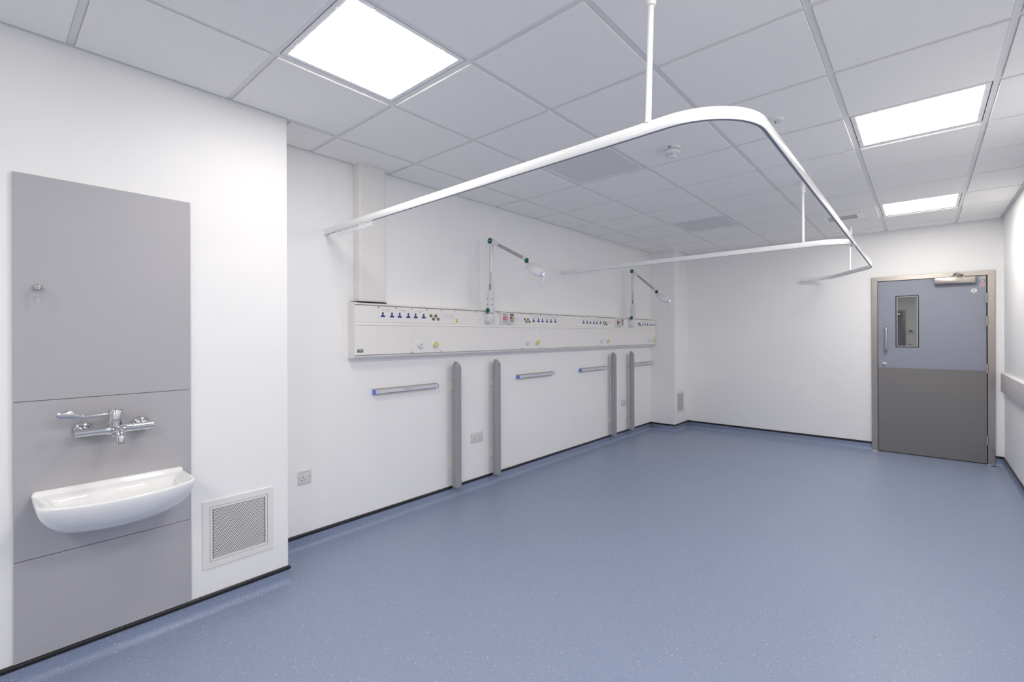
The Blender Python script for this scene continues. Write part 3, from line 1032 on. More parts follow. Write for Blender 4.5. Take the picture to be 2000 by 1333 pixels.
# gas outlets
def gas(y, yellow):
    p = finish('gas_outlet', lathe(nb(), [(0.0355, 0), (0.0355, 0.0015), (0.0330, 0.0040), (0.0240, 0.0060), (0.0230, 0.0062)], (XFS, y - oy, 1.334 - oz), (1, 0, 0), 32), 'gas_white', bh)
    finish('connector', lathe(nb(), [(0.0225, 0.004), (0.0225, 0.008), (0.0205, 0.008), (0.0205, 0.0150), (0.0215, 0.0155), (0.0215, 0.0170)], (XFS, y - oy, 1.334 - oz), (1, 0, 0), 28), 'gas_white', p)
    finish('release_ring', lathe(nb(), [(0.0235, 0.0165), (0.0240, 0.0195), (0.0225, 0.0215), (0.0125, 0.0215), (0.0115, 0.0190)], (XFS, y - oy, 1.334 - oz), (1, 0, 0), 28), 'gas_yellow' if yellow else 'gas_white', p)
    finish('probe_face', lathe(nb(), [(0.0115, 0.019), (0.0095, 0.0202), (0.0055, 0.0202)], (XFS, y - oy, 1.334 - oz), (1, 0, 0), 20), 'white_plastic', p)
    finish('probe_hole', lathe(nb(), [(0.0045, 0.019), (0.0045, 0.0206)], (XFS, y - oy, 1.334 - oz), (1, 0, 0), 14), 'brass_dark' if not yellow else 'groove_grey', p)
for y, w in ((0.843, 0), (0.994, 1), (2.183, 0), (2.334, 1), (3.621, 0), (3.772, 1), (4.962, 0), (5.113, 1)):
    gas(y, bool(w))
# maker's plate
pl = finish('maker_plate', onx(nb(), rrect(0.049, 0.0265, 0.002), XFS, 0.322 - oy, 1.2985 - oz, 0.0012, 0.0004), 'plate_silver', t)
bm = nb()
prism(bm, [(-0.0215, -0.008), (-0.0215, 0.010), (-0.0085, 0.0005)], (XFS, 0.322 - oy, 1.2985 - oz), YZ[0], YZ[1], 0.0012, 0.0015)
finish('emblem', bm, 'logo_green', pl, 0)
bm = nb()
prism(bm, [(-0.0215, -0.012), (-0.0215, 0.000), (-0.0165, -0.002)], (XFS, 0.322 - oy, 1.2985 - oz), YZ[0], YZ[1], 0.0012, 0.0016)
prism(bm, [(-0.0140, -0.006), (-0.0065, 0.0005), (-0.0085, 0.003), (-0.0160, -0.002)], (XFS, 0.322 - oy, 1.2985 - oz), YZ[0], YZ[1], 0.0012, 0.0016)
finish('emblem', bm, 'ink_black', pl, 0)
finish('lettering', bbox(XFS + 0.0012, XFS + 0.0015, 0.318 - oy, 0.3425 - oy, 1.2935 - oz, 1.2972 - oz), 'logo_green', pl, 0)

# ------------------------------------------------------------------ nurse-call units on the bed-head unit
XF = XL + 0.0900 + 0.0016
def call_unit(label, y, lit):
    t = thing('nurse_call_unit', label, 'call unit', (XF, y, 1.5715), 'nurse call units')
    finish('housing', onx(nb(), rrect(0.070, 0.110, 0.008), 0, 0, 0, 0.020, 0.005), 'white_plastic', t)
    finish('face', onx(nb(), rrect(0.046, 0.096, 0.006), 0, 0.002, 0.001, 0.0212, 0.0, 0.018), 'panel_lilac', t, 0)
    finish('call_button', onx(nb(), rrect(0.034, 0.026, 0.007), 0, 0.004, -0.002, 0.040, 0.004, 0.020), 'button_pink' if lit else 'button_red', t)
    return t
def control_unit(label, y):
    t = thing('bed_control_unit', label, 'control unit', (XF, y, 1.566), 'bed control units')
    finish('housing', onx(nb(), rrect(0.074, 0.102, 0.010), 0, 0, 0, 0.034, 0.006), 'white_plastic', t)
    finish('face', onx(nb(), rrect(0.056, 0.084, 0.006), 0, 0.001, 0.005, 0.0350, 0.0, 0.030), 'panel_grey', t, 0)
    finish('display', bbox(0.0345, 0.0356, -0.026, 0.027, 0.031, 0.0405), 'display_dark', t, 0)
    finish('red_button', lathe(nb(), [(0.0108, 0.034), (0.0105, 0.0362), (0.008, 0.0368)], (0, -0.0135, 0.008), (1, 0, 0), 20), 'button_maroon', t)
    finish('yellow_button', lathe(nb(), [(0.0108, 0.034), (0.0105, 0.0362), (0.008, 0.0368)], (0, 0.0165, 0.008), (1, 0, 0), 20), 'button_yellow', t)
    return t
call_unit('near white call unit with a pale pink lit button, right of the first exam lamp', 1.812, True)
control_unit('near control unit with dark display and red and yellow buttons', 1.906)
call_unit('far white call unit with a bright red button, left of the second exam lamp', 3.995, False)
control_unit('far control unit with dark display and red and yellow buttons', 4.098)

# ------------------------------------------------------------------ examination lamps
def exam_lamp(label, y, low, top, elb):
    t = thing('exam_lamp', label, 'lamp', (XF, y, 1.52), 'examination lamps')
    ox, oz = XF, 1.52
    L = Vector((low[0] - ox, 0, low[1] - oz)); T = Vector((top[0] - ox, 0, top[1] - oz)); E = Vector((elb[0] - ox, 0, elb[1] - oz))
    bm = nb()
    prism(bm, [(0, -0.036), (0.036, -0.036), (0.052, -0.031), (0.060, -0.018), (0.062, 0), (0.060, 0.018), (0.052, 0.031), (0.036, 0.036), (0, 0.036)], (0, 0, 0), (1, 0, 0), (0, 1, 0), 0, 0.080, 0.003, True)
    finish('wall_bracket', bm, 'lamp_white', t, 60)
    bm = nb()
    lathe(bm, [(0.026, -0.030), (0.030, -0.028), (0.031, -0.020), (0.031, 0.025), (0.030, 0.034), (0.026, 0.036)], L, (0, 1, 0), 28)
    finish('lower_joint', bm, 'lamp_white', t, 50)
    bm = nb()
    lathe(bm, [(0.0205, 0.0300), (0.0205, 0.0372), (0.0192, 0.0380)], L, (0, -1, 0), 26)
    prism(bm, [(-0.007, -0.0175), (0.007, -0.0175), (0.003, -0.029), (-0.003, -0.029)], L, XZ[0], XZ[1], 0.0290, 0.0372)
    finish('joint_cap', bm, 'green_cap', t, 50)
    d = (T - L).normalized()
    bm = nb()
    tube(bm, [L + d * s for s in (0.0, 0.03, 0.08, 0.14, 0.20, 0.242, 0.250)], [0.034, 0.0345, 0.033, 0.0295, 0.0245, 0.0205, 0.0175], 24)
    fa = finish('lower_arm_cover', bm, 'lamp_white', t, 50)
    b = bm = nb()
    sd = Vector((0.78, 0.62, 0)); sd = (sd - d * sd.dot(d)).normalized()
    fn = sd.cross(d)                        # faces the room
    prism(bm, rrect(0.008, 0.064, 0.0038), L + d * 0.214 + sd * -0.004, sd, d, 0.0150, 0.0278)
    finish('green_strip', bm, 'green_cap', fa, 0)
    for s, q in ((0.052, 0.0175), (0.105, 0.0155)):
        for k, w in ((1, 0.011), (-1, 0.005)):
            bm = nb()
            prism(bm, rrect(w, 0.006, 0.001), L + d * s + sd * (k * (q - (0.002 if k > 0 else -0.008))), sd, d, 0.010, 0.0318 if k > 0 else 0.0338)
            finish('green_mark', bm, 'green_cap', fa, 0)
    bm = nb()
    tube(bm, [L + d * 0.24, T - d * 0.075], 0.0138, 18)
    finish('lower_arm', bm, 'aluminium', t, 50)
    ln = (T - L).length
    bm = nb()
    box(bm, -0.0042, 0.0042, -0.0144, -0.0130, 0.262, 0.340)
    for v in bm.verts:
        v.co = L + d * v.co.z + sd * v.co.x - fn * v.co.y
    finish('scale_marking', bm, 'ink_grey', t, 0)
    bm = nb()
    tube(bm, [T - d * 0.085, T - d * 0.02], 0.0180, 18)
    finish('arm_socket', bm, 'lamp_white', t, 50)
    bm = nb()
    lathe(bm, [(0.022, -0.022), (0.0265, -0.021), (0.0275, -0.015), (0.0275, 0.02), (0.0265, 0.028), (0.022, 0.030)], T, (0, 1, 0), 26)
    finish('upper_joint', bm, 'lamp_white', t, 50)
    bm = lathe(nb(), [(0.0262, 0.0205), (0.0262, 0.0250), (0.0248, 0.0258)], T, (0, -1, 0), 26)
    uc = finish('joint_cap', bm, 'green_cap', t, 50)
    bm = nb()
    prism(bm, rrect(0.029, 0.0035, 0.0015), T + Vector((0, 0, 0.001)), XZ[0], XZ[1], 0.0255, 0.0262)
    finish('cap_marking', bm, 'sticker_white', uc, 0)
    e = (E - T).normalized()
    el = (E - T).length
    bm = nb()
    tube(bm, [T + e * 0.015, T + e * 0.105], 0.0180, 18)
    finish('arm_socket', bm, 'lamp_white', t, 50)
    bm = nb()
    tube(bm, [T + e * 0.095, E - e * 0.050], 0.0143, 18)
    finish('upper_arm', bm, 'alu_painted', t, 50)
    bm = nb()
    tube(bm, [E - e * 0.060, E - e * 0.01], 0.0170, 18)
    finish('arm_socket', bm, 'lamp_white', t, 50)
    bm = nb()
    lathe(bm, [(0.019, -0.026), (0.0225, -0.024), (0.0235, -0.018), (0.0235, 0.018), (0.0225, 0.024), (0.019, 0.026)], E, (0, 1, 0), 26)
    finish('head_joint', bm, 'lamp_white', t, 50)
    bm = lathe(nb(), [(0.0218, 0.0245), (0.0218, 0.0290), (0.0205, 0.0298)], E, (0, -1, 0), 26)
    finish('joint_cap', bm, 'green_cap', t, 50)
    # head: tilted half-dome shade
    hc = E + Vector((0.056, 0, -0.100))
    ax = Vector((math.cos(math.radians(-31)), 0, math.sin(math.radians(-31))))
    up_ = Vector((-ax.z, 0, ax.x))
    bm = nb()
    rings = []
    n = 28
    for k in range(9):
        a = math.radians(88 * k / 8)
        rr, hh = math.cos(a), math.sin(a)
        rings.append([bm.verts.new(hc + ax * (0.092 * rr ** 0.75 * math.cos(2 * PI * i / n) + 0.012 * hh) + Vector((0, 0.070 * rr ** 0.75 * math.sin(2 * PI * i / n), 0)) + up_ * (0.072 * hh)) for i in range(n)])
    rings.insert(0, [bm.verts.new(hc + ax * (0.085 * math.cos(2 * PI * i / n)) + Vector((0, 0.063 * math.sin(2 * PI * i / n), 0)) - up_ * 0.004) for i in range(n)])
    for a, b in zip(rings, rings[1:]):
        for i in range(n):
            j = (i + 1) % n
            bm.faces.new((a[i], a[j], b[j], b[i]))
    bm.faces.new(rings[-1])
    bm.faces.new(list(reversed(rings[0])))
    hd = finish('lamp_head', bm, 'lamp_white', t, 60)
    bm = nb()
    rg = [[bm.verts.new(hc + ax * (r * 0.085 * math.cos(2 * PI * i / n)) + Vector((0, r * 0.063 * math.sin(2 * PI * i / n), 0)) - up_ * h) for i in range(n)] for r, h in ((0.9, 0.0035), (0.86, 0.007), (0.3, 0.008))]
    for a, b in zip(rg, rg[1:]):
        for i in range(n):
            j = (i + 1) % n
            bm.faces.new((a[i], a[j], b[j], b[i]))
    bm.faces.new(rg[-1])
    finish('lens', bm, 'panel_grey', hd, 60)
    bm = nb()
    tube(bm, [E + Vector((0.005, 0, -0.005)), E + Vector((0.028, 0, -0.040)), hc + up_ * 0.05], [0.014, 0.015, 0.02], 16)
    finish('head_neck', bm, 'lamp_white', t, 50)
    bt = E + Vector((0.160, 0, -0.127))
    tp = E + Vector((0.135, 0, -0.243))
    bm = nb()
    dn = (tp - bt).normalized()
    tube(bm, [bt - dn * 0.024, bt - dn * 0.018, bt, bt + dn * 0.03, bt + dn * 0.08, bt + dn * 0.112, bt + dn * 0.118], [0.008, 0.0165, 0.0200, 0.0185, 0.0135, 0.0105, 0.006], 18)
    finish('grip_handle', bm, 'lamp_white', t, 60)
    nrm = Vector((0.55, -0.83, 0)).normalized()
    pb = finish('power_button', lathe(nb(), [(0.0100, 0.012), (0.0100, 0.0205), (0.009, 0.0212)], bt, nrm, 20), 'led_ring', t)
    finish('power_light', lathe(nb(), [(0.0070, 0.0205), (0.0070, 0.0216), (0.0035, 0.0216), (0.0033, 0.0206)], bt, nrm, 18, cap=False), 'led_blue', pb)
    return t
exam_lamp('near white jointed exam lamp with green caps above the bed-head unit', 1.608, (0.370, 1.632), (0.388, 2.259), (0.820, 2.034))
exam_lamp('far white jointed exam lamp with green caps near the pier', 4.378, (0.371, 1.639), (0.372, 2.267), (0.722, 1.966))

# ------------------------------------------------------------------ equipment rails
def equipment_rail():
    t = thing('equipment_rail', 'x', 'rail', group='equipment rails under the bed-head unit')
    Lr = 0.5985
    prof = [(0, -0.0215), (0.006, -0.0215), (0.007, -0.0165), (0.026, -0.0135), (0.034, -0.0135), (0.034, -0.006), (0.018, -0.004), (0.018, 0.004), (0.034, 0.006), (0.034, 0.0125), (0.026, 0.0125), (0.007, 0.0175), (0.006, 0.0215), (0, 0.0215)]
    finish('back_profile', lprism(nb(), prof, 0.003, Lr - 0.003), 'rail_grey', t, 0)
    finish('front_rail', bbox(0.034, 0.043, 0.002, Lr - 0.002, -0.0130, 0.0130, bev=0.0012, seg=1), 'rail_lilac', t, 0)
    cap = [(0, -0.0225), (0.0065, -0.0225), (0.0085, -0.018), (0.030, -0.0145), (0.044, -0.0145), (0.044, 0.0140), (0.030, 0.0140), (0.0085, 0.0185), (0.0065, 0.0225), (0, 0.0225)]
    for a, b in ((-0.001, 0.003), (Lr - 0.003, Lr + 0.001)):
        finish('end_cap', lprism(nb(), cap, a, b), 'end_blue', t, 0)
    for k in range(3):
        print_bar(t, 0.0428, 0.258 + 0.0145 * k, 0.265 + 0.0145 * k, 0.001, 0.0065, 'ink_black', 'printed_mark')
        print_bar(t, 0.0428, 0.258 + 0.0145 * k, 0.264 + 0.0145 * k, -0.0060, -0.0045, 'ink_grey', 'printed_mark')
    print_bar(t, 0.0428, 0.302, 0.330, 0.0005, 0.0050, 'ink_blue', 'printed_mark')
    print_bar(t, 0.0428, 0.330, 0.340, 0.0005, 0.0055, 'ink_red', 'printed_mark')
    return t
rl = equipment_rail()
lab = ['nearest horizontal equipment rail with blue end cap, left of the first guard post',
       'second horizontal equipment rail with blue end cap, right of the second guard post',
       'third horizontal equipment rail with blue end cap, running up to the third guard post',
       'farthest horizontal equipment rail, right of the last guard post by the pier']
for k, y in enumerate((0.475, 2.1125, 3.2535, 4.588)):
    o = rl if k == 0 else copy_tree(rl)
    o.location = (XL, y, 0.9875)
    o['label'] = lab[k]

# ------------------------------------------------------------------ vertical grey guard posts
def guard_post():
    t = thing('guard_post', 'x', 'guard post', group='vertical grey wall guards')
    hw, d = 0.036, 0.044
    sec = []
    for a, b in ((0.0, -1.0), (0.62, -1.0), (0.82, -0.965), (0.94, -0.89), (0.99, -0.76), (1.0, -0.4), (1.0, 0.4), (0.99, 0.76), (0.94, 0.89), (0.82, 0.965), (0.62, 1.0), (0.0, 1.0)):
        sec.append((a * d, b * hw))
    x0 = 0.048
    def loft(levels):
        bm = nb()
        rr = [[bm.verts.new((x0 + a * sd, b * sw, z)) for a, b in sec] for z, sd, sw in levels]
        for p, q in zip(rr, rr[1:]):
            for i in range(len(sec)):
                j = (i + 1) % len(sec)
                bm.faces.new((p[i], p[j], q[j], q[i]))
        bm.faces.new(list(reversed(rr[0])))
        bm.faces.new(rr[-1])
        return bm
    z0, z1 = 0.112, 1.132
    finish('guard', loft([(z0 + 0.001, 1, 1), (z1 - 0.001, 1, 1)]), 'guard_grey', t, 40)
    cap = [(0.0, 1, 1)] + [(0.050 * q, max(0.06, math.sqrt(1 - q * q)), 1 - 0.86 * q ** 1.25) for q in (0.12, 0.28, 0.45, 0.62, 0.78, 0.9, 0.97, 1.0)]
    finish('end_cap', loft([(z1 + a, b, c) for a, b, c in cap]), 'guard_grey', t, 50)
    finish('end_cap', loft([(z0 - a * 0.75, b, c) for a, b, c in cap]), 'guard_grey', t, 50)
    for zc in (0.965, 0.298):
        bm = nb()
        prism(bm, [(0, -0.0385), (0.050, -0.026), (0.050, 0.026), (0, 0.0385)], (0, 0.0125, zc), (1, 0, 0), (0, 0, 1), 0, 0.025)
        finish('spacer_block', bm, 'timber_block', t, 0)
    return t
gp = guard_post()
lab = ['nearest tall grey guard post on cream blocks, right of the first equipment rail',
       'second tall grey guard post, just right of the double socket',
       'third tall grey guard post, at the end of the third equipment rail',
       'farthest tall grey guard post, nearest the pier']
for k, y in enumerate((1.2515, 1.7525, 3.9705, 4.467)):
    o = gp if k == 0 else copy_tree(gp)
    o.location = (XL, y, 0)
    o['label'] = lab[k]

# ------------------------------------------------------------------ curtain track
t = thing('curtain_track', 'white suspended curtain track bent round the bed bays', 'curtain track', (XL, 0.112, 2.097))
tx, ty, tz = XL, 0.112, 2.097
tprof = [(-0.0068, 0.0012), (-0.0058, 0.0), (-0.0030, 0.0), (-0.0030, 0.006), (0.0030, 0.006), (0.0030, 0.0), (0.0058, 0.0), (0.0068, 0.0012), (0.0068, 0.0395), (0.0058, 0.0408), (-0.0058, 0.0408), (-0.0068, 0.0395)]
def rel(p):
    return [(q[0] - tx, q[1] - ty) for q in p]
main = fillet([(XL + 0.004, 0.112), (2.922, 0.060), (2.928, 4.72), (2.445, 5.590), (2.155, 5.625)], [0.235, 0.60, 0.30], 14)
finish('track', sweep(nb(), rel(main), tprof), 'track_white', t, 40)
br = fillet([(XL + 0.004, 2.908), (2.922, 2.868), (2.922, 3.12)], [0.20], 14)
br[-1] = Vector((2.910, 3.075))
finish('branch_track', sweep(nb(), rel(br), tprof), 'track_white', t, 40)
for p, h in ((main, 1), (br, 1)):
    finish('track_slot_shade', sweep(nb(), rel(p), [(-0.0050, -0.0005), (0.0050, -0.0005), (0.0050, 0.0004), (-0.0050, 0.0004)]), 'track_shadow', t, 0)  # dark strip paints the shade along the track's underside and slot
for y in (0.112, 2.908):
    finish('wall_bracket', bbox(0.0, 0.026, y - ty - 0.0085, y - ty + 0.0085, -0.001, 0.0418, bev=0.001), 'white_plastic', t)
finish('wall_bracket', bbox(2.165 - tx, 2.185 - tx, 5.624 - ty, YF - ty, 0.014, 0.034, bev=0.002), 'white_plastic', t)
def drop(p0, p1):
    bm = nb()
    cyl(bm, p0, p1, 0.0100, n=18)
    r = finish('drop_rod', bm, 'rod_white', t)
    d = (Vector(p1) - Vector(p0)).normalized()
    e = Vector(p1)
    finish('ceiling_sleeve', lathe(nb(), [(0.0115, 0), (0.0165, 0.004), (0.0175, 0.012), (0.0175, 0.105)], e - d * 0.105, d, 22), 'rod_white', r)
drop((2.614 - tx, 0.066 - ty, 0.039), (2.628 - tx, 0.066 - ty, H - tz - 0.004))
drop((2.609 - tx, 2.872 - ty, 0.039), (2.608 - tx, 2.872 - ty, H - tz - 0.004))
drop((2.700 - tx, 5.087 - ty, 0.039), (2.706 - tx, 5.087 - ty, H - tz - 0.004))
finish('joint_bracket', bbox(2.905 - tx, 2.917 - tx, 2.985 - ty, 3.035 - ty, 0.030, 0.060, bev=0.002), 'white_plastic', t)
finish('joint_clip', bbox(2.896 - tx, 2.937 - tx, 2.960 - ty, 3.090 - ty, -0.002, 0.012, bev=0.001), 'white_plastic', t)

# curtain gliders parked by the wall, each its own hook
bm = nb()
cyl(bm, (0, 0, 0), (0, 0, -0.012), 0.0016, n=6)
tube(bm, [(0, 0.0052 * math.sin(a), -0.0215 + 0.0105 * math.cos(a)) for a in [2 * PI * k / 10 for k in range(11)]], 0.0013, 5, cap=False)
box(bm, -0.0012, 0.0012, -0.006, 0.006, -0.005, 0.0)
me = finish('curtain_glider', bm, 'glider_white', None).data
g0 = bpy.data.objects['curtain_glider']
k = 0
for x0, x1, n, ya, yb, lb, gp_ in ((0.40, 0.845, 46, 0.1086, 0.0992, 'tiny white plastic glider hook bunched under the near curtain track', 'gliders on the near track'),
                                   (0.36, 0.80, 40, 2.9064, 2.9000, 'tiny white plastic glider hook bunched under the far curtain track', 'gliders on the far track')):
    for q in range(n + 1):
        if q == 0: x = x0 - 0.06
        else: x = x0 + (x1 - x0) * q / n
        y = ya + (yb - ya) * q / n
        o = g0 if k == 0 else link('curtain_glider', me)
        o.location = (x, y + random.uniform(-0.001, 0.001), 2.0962)
        o.rotation_euler = (random.uniform(-0.15, 0.15), random.uniform(-0.12, 0.12), random.uniform(-0.9, 0.9))
        tag(o, lb, 'curtain glider', gp_)
        k += 1

# ------------------------------------------------------------------ far door
def door(name, yface, sgn, x0, x1, full=True):
    """sgn -1: the door faces -Y; x0..x1 outer frame"""
    d = struct(name)
    d.location = ((x0 + x1) / 2, yface, 0)
    cx = (x0 + x1) / 2
    def Y(a, b):
        p, q = sgn * a, sgn * b
        return (min(p, q), max(p, q))
    hw = (x1 - x0) / 2
    bm = nb()
    fz = 2.087
    a, b = Y(0.020, -0.10)
    iw = hw - 0.0555
    fo = (0, b, 0) if sgn < 0 else (0, a, 0)
    dd = b - a
    uu = (1, 0, 0) if sgn < 0 else (-1, 0, 0)
    for poly in ([(-hw, 0.004), (-iw, 0.004), (-iw, 2.038), (-hw, fz)], [(iw, 0.004), (hw, 0.004), (hw, fz), (iw, 2.038)], [(-iw, 2.038), (iw, 2.038), (hw, fz), (-hw, fz)]):
        prism(bm, poly, fo, uu, (0, 0, 1), 0, dd, 0.0012)
    finish('door_frame', bm, 'brushed_steel', d, 0)
    lw0, lw1 = -hw + 0.0595, hw - 0.0635
    return d, hw, lw0, lw1, Y
d, hw, l0, l1, Y = door('door_1', YF, -1, 2.858, 3.902)
c0 = (2.858 + 3.902) / 2
a, b = Y(-0.020, -0.085)
bm = nb()
for s in (-1, 1):
    box(bm, s * (hw - 0.0556) - 0.006, s * (hw - 0.0556) + 0.006, a + 0.012, b, 0, 2.04)
box(bm, -hw + 0.055, hw - 0.055, a + 0.012, b, 2.034, 2.040)
finish('rebate', bm, 'door_gap', d, 0)
lf, lb_ = Y(0.008, -0.040)
gx0, gx1, gz0, gz1 = 3.0925 - c0, 3.2795 - c0, 1.2615, 1.8445
bm = nb()
box(bm, l0, gx0, lf, lb_, 0.008, 2.0325)
box(bm, gx1, l1, lf, lb_, 0.008, 2.0325)
box(bm, gx0, gx1, lf, lb_, 0.008, gz0)
box(bm, gx0, gx1, lf, lb_, gz1, 2.0325)
leaf = finish('door_leaf', bm, 'door_blue', d, 0)
finish('kick_plate', bbox(l0 + 0.0005, l1 - 0.006, lf - 0.0022, lf, 0.010, 1.007), 'door_kick', leaf, 0)
finish('edge_strip', bbox(l1 - 0.0055, l1, lf - 0.002, lf, 0.010, 2.0325), 'door_blue', leaf, 0)
def rect_ring(x0, x1, z0, z1, w, ya, yb, r=0.0):
    bm = nb()
    box(bm, x0 - w, x1 + w, ya, yb, z1, z1 + w)
    box(bm, x0 - w, x1 + w, ya, yb, z0 - w, z0)
    box(bm, x0 - w, x0, ya, yb, z0, z1)
    box(bm, x1, x1 + w, ya, yb, z0, z1)
    return bm
finish('vision_gasket', rect_ring(gx0, gx1, gz0, gz1, 0.0105, lf - 0.004, lf + 0.002), 'black_plastic', leaf, 0)
finish('vision_bead', rect_ring(gx0 + 0.0055, gx1 - 0.0055, gz0 + 0.0055, gz1 - 0.0055, 0.0055, lf - 0.001, lf + 0.030), 'rail_lilac', leaf, 0)
finish('glass_pane', bbox(gx0 + 0.004, gx1 - 0.004, lf + 0.008, lf + 0.014, gz0 + 0.004, gz1 - 0.004), 'door_glass', leaf, 0)
finish('glass_pane', bbox(gx0 + 0.004, gx1 - 0.004, lf + 0.030, lf + 0.036, gz0 + 0.004, gz1 - 0.004), 'door_glass', leaf, 0)
bm = nb()
hx = 2.9965 - c0
tube(bm, [(hx, lf, 1.205), (hx, lf - 0.028, 1.205), (hx, lf - 0.042, 1.209), (hx, lf - 0.050, 1.220), (hx, lf - 0.052, 1.235), (hx, lf - 0.052, 1.46), (hx, lf - 0.050, 1.475), (hx, lf - 0.042, 1.486), (hx, lf - 0.028, 1.490), (hx, lf, 1.490)], 0.0095, 16)
finish('pull_handle', bm, 'steel', leaf, 50)
lk = finish('lock_escutcheon', ony(nb(), circle(0.026, 28), 2.9765 - c0, lf, 1.0475, 0.006, 0.002), 'steel', leaf)
finish('lock_cylinder', ony(nb(), circle(0.010, 18), 2.9765 - c0, lf, 1.0475, 0.010, 0.001, 0.005), 'brushed_steel', lk)
finish('thumb_turn', bbox(2.9725 - c0, 2.9845 - c0, lf - 0.016, lf - 0.005, 1.062, 1.074, bev=0.002), 'steel', lk)
# overhead closer
cl = finish('door_closer', bbox(3.4240 - c0, 3.7530 - c0, lf - 0.055, lf - 0.001, 1.9605, 2.0300, bev=0.003), 'brushed_steel', d, 30)
bm = nb()
cyl(bm, (3.662 - c0, lf - 0.030, 2.026), (3.662 - c0, lf - 0.030, 2.050), 0.010, n=14)
tube(bm, [(3.662 - c0, lf - 0.030, 2.045), (3.636 - c0, lf - 0.072, 2.056), (3.608 - c0, lf - 0.110, 2.066)], 0.0075, 8, flat=(1, 1.3))
tube(bm, [(3.608 - c0, lf - 0.110, 2.072), (3.590 - c0, lf - 0.065, 2.064), (3.578 - c0, lf - 0.024, 2.056)], 0.0075, 8, flat=(1, 1.3))
cyl(bm, (3.608 - c0, lf - 0.110, 2.056), (3.608 - c0, lf - 0.110, 2.084), 0.009, n=12)
box(bm, 3.560 - c0, 3.598 - c0, lf - 0.026, lf - 0.0115, 2.046, 2.066, bev=0.002)
finish('closer_arm', bm, 'steel', cl, 40)
for z0, z1 in ((1.739, 1.844), (1.490, 1.593), (0.976, 1.081), (0.209, 0.314)):
    bm = nb()
    cyl(bm, (3.8425 - c0, lf - 0.013, z0), (3.8425 - c0, lf - 0.013, z1), 0.0075, n=12)
    box(bm, 3.833 - c0, 3.852 - c0, lf - 0.012, lf + 0.004, z0, z1)
    h = finish('hinge', bm, 'steel', d, 40)
    finish('knuckle_line', lathe(nb(), [(0.0079, 0), (0.0079, 0.0016)], (3.8425 - c0, lf - 0.013, (z0 + z1) / 2), (0, 0, 1), 12), 'groove_grey', h)
# door signs
s = finish('sign_sticker', ony(nb(), circle(0.0235, 28, 1.0, 1.0), 3.7435 - c0, lf, 1.876, 0.0006), 'sticker_white', leaf, 0)
text_on('sign_lettering', 'FR', 0.021, 'ink_black', (3.7435 - c0, lf - 0.0010, 1.8835), XZ[0], XZ[1], s)
text_on('sign_lettering', '30', 0.021, 'ink_black', (3.7435 - c0, lf - 0.0010, 1.8665), XZ[0], XZ[1], s)
s = finish('sign_sticker', ony(nb(), rrect(0.055, 0.033, 0.002), 3.8055 - c0, lf, 2.0130, 0.0006), 'vent_plate', leaf, 0)
bm = nb()
prism(bm, [(-0.007, -0.004), (0.004, -0.004), (0.008, 0.005), (-0.002, 0.004)], (3.787 - c0, lf - 0.0006, 2.016), XZ[0], XZ[1], 0, 0.0003)
finish('sign_mark', bm, 'ink_black', s, 0)
for k in range(4):
    finish('sign_mark', bbox(3.7965 - c0 + 0.0085 * k, 3.8035 - c0 + 0.0085 * k, lf - 0.0009, lf - 0.0006, 2.0125, 2.0195), 'ink_grey', s, 0)
s = finish('sign_sticker', ony(nb(), circle(0.0225, 28), 3.8085 - c0, lf, 1.9380, 0.0006), 'sticker_pink', leaf, 0)
for a_, b_, z in ((3.791, 3.826, 1.9425), (3.800, 3.817, 1.9290)):
    n = int((b_ - a_) / 0.0058)
    for k in range(n):
        finish('sign_mark', bbox(a_ - c0 + 0.0058 * k, a_ - c0 + 0.0058 * k + 0.0047, lf - 0.0009, lf - 0.0006, z - 0.0022, z + 0.0022), 'ink_black', s, 0)
s = finish('sign_sticker', ony(nb(), circle(0.0115, 20), 3.8085 - c0, lf, 1.9775, 0.0006), 'sticker_pink', leaf, 0)
for s_ in (-1, 1):
    bm = nb()
    prism(bm, [(0, 0), (0.064, 0), (0.064, 0.010), (0, 0.010)], (s_ * hw - (0.004 if s_ < 0 else 0.060), -0.026, 0.0004), (1, 0, 0), (0, 1, 0), 0, 0.0045)
    finish('sealant_bead', bm, 'sealant', d, 0)

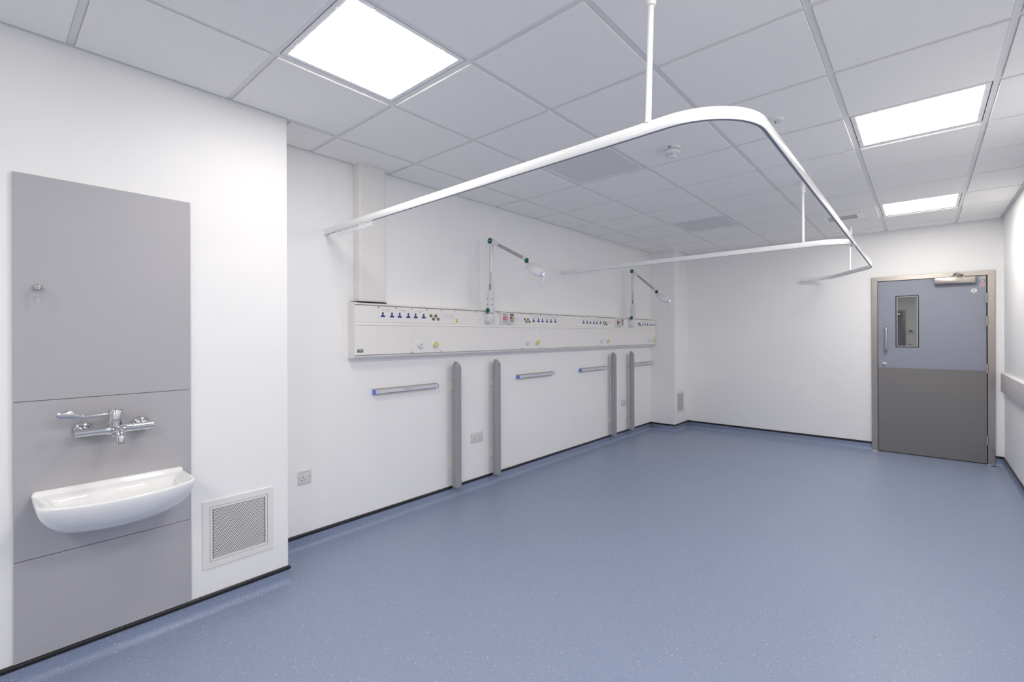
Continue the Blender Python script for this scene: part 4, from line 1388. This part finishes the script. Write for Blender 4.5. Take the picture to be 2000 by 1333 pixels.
# back door (behind the camera, mirrored in the far door's glass) and its wall plates
d2, hw2, m0, m1, Y = door('door_2', YB, 1, 1.915, 2.957)
lf2, lb2 = Y(0.008, -0.040)
lf2, lb2 = 0.008, -0.040
leaf2 = finish('door_leaf', bbox(m0, m1, lb2, lf2, 0.008, 2.0325), 'door_blue', d2, 0)
finish('kick_plate', bbox(m0 + 0.001, m1 - 0.001, lf2, lf2 + 0.0022, 0.010, 1.007), 'door_kick', leaf2, 0)
finish('door_closer', bbox(0.08, 0.41, lf2, lf2 + 0.055, 1.925, 1.985, bev=0.003), 'brushed_steel', d2, 30)
for z0, z1, x0, x1, lb, dk in ((1.413, 1.530, 3.003, 3.136, 'white wall control plate with dark display by the back door', True), (1.05, 1.132, 3.010, 3.106, 'small wall switch plate below the control plate by the back door', False)):
    t = thing('wall_plate', lb, 'switch', ((x0 + x1) / 2, YB, (z0 + z1) / 2))
    w, h = x1 - x0, z1 - z0
    finish('plate', bbox(-w / 2, w / 2, 0, 0.012, -h / 2, h / 2, bev=0.003), 'socket_plate', t)
    finish('display', bbox(-w * 0.28, w * 0.28, 0.011, 0.013, h * 0.05, h * 0.33), 'display_dark' if dk else 'groove_grey', t, 0)

# ------------------------------------------------------------------ crash rail on the right wall
t = thing('crash_rail', 'flat grey wall protection rail along the right wall beside the door', 'crash rail', (XR, 5.62, 0.795))
def cprism(prof, y0, y1):
    return lprism(nb(), prof, y0, y1)
pr = [(0, 0), (-0.024, 0), (-0.029, 0.004), (-0.030, 0.010), (-0.030, 0.186), (-0.0285, 0.190), (0, 0.190)]
finish('rail_board', cprism(pr, -9.95, 0.004), 'crash_grey', t, 50)
finish('top_cap', cprism([(0, 0.1905), (-0.029, 0.1905), (-0.030, 0.194), (-0.024, 0.202), (0, 0.204)], -9.95, 0.004), 'crash_cap', t, 50)
finish('end_cap', cprism([(0, -0.001), (-0.025, -0.001), (-0.031, 0.004), (-0.031, 0.196), (-0.025, 0.203), (0, 0.205)], 0.0045, 0.010), 'crash_grey', t, 0)

# ------------------------------------------------------------------ crumbs on the floor
def crumb(label, x, y, m, k):
    bm = nb()
    prism(bm, [(-0.006 * k, -0.002 * k), (0.0015 * k, -0.003 * k), (0.006 * k, -0.0005 * k), (0.004 * k, 0.0022 * k), (-0.003 * k, 0.0026 * k)], (0, 0, 0), (1, 0, 0), (0, 1, 0), 0, 0.0035 * k, 0.0008)
    o = finish('floor_crumb', bm, m, None, 0)
    o.location = (x, y, 0)
    o.rotation_euler.z = 0.6
    tag(o, label, 'debris')
crumb('tiny orange-brown crumb lying alone on the near blue floor', 3.153, 1.270, 'crumb_orange', 0.85)
crumb('tiny pale crumb lying alone on the far blue floor', 1.625, 3.363, 'sticker_white', 1.2)
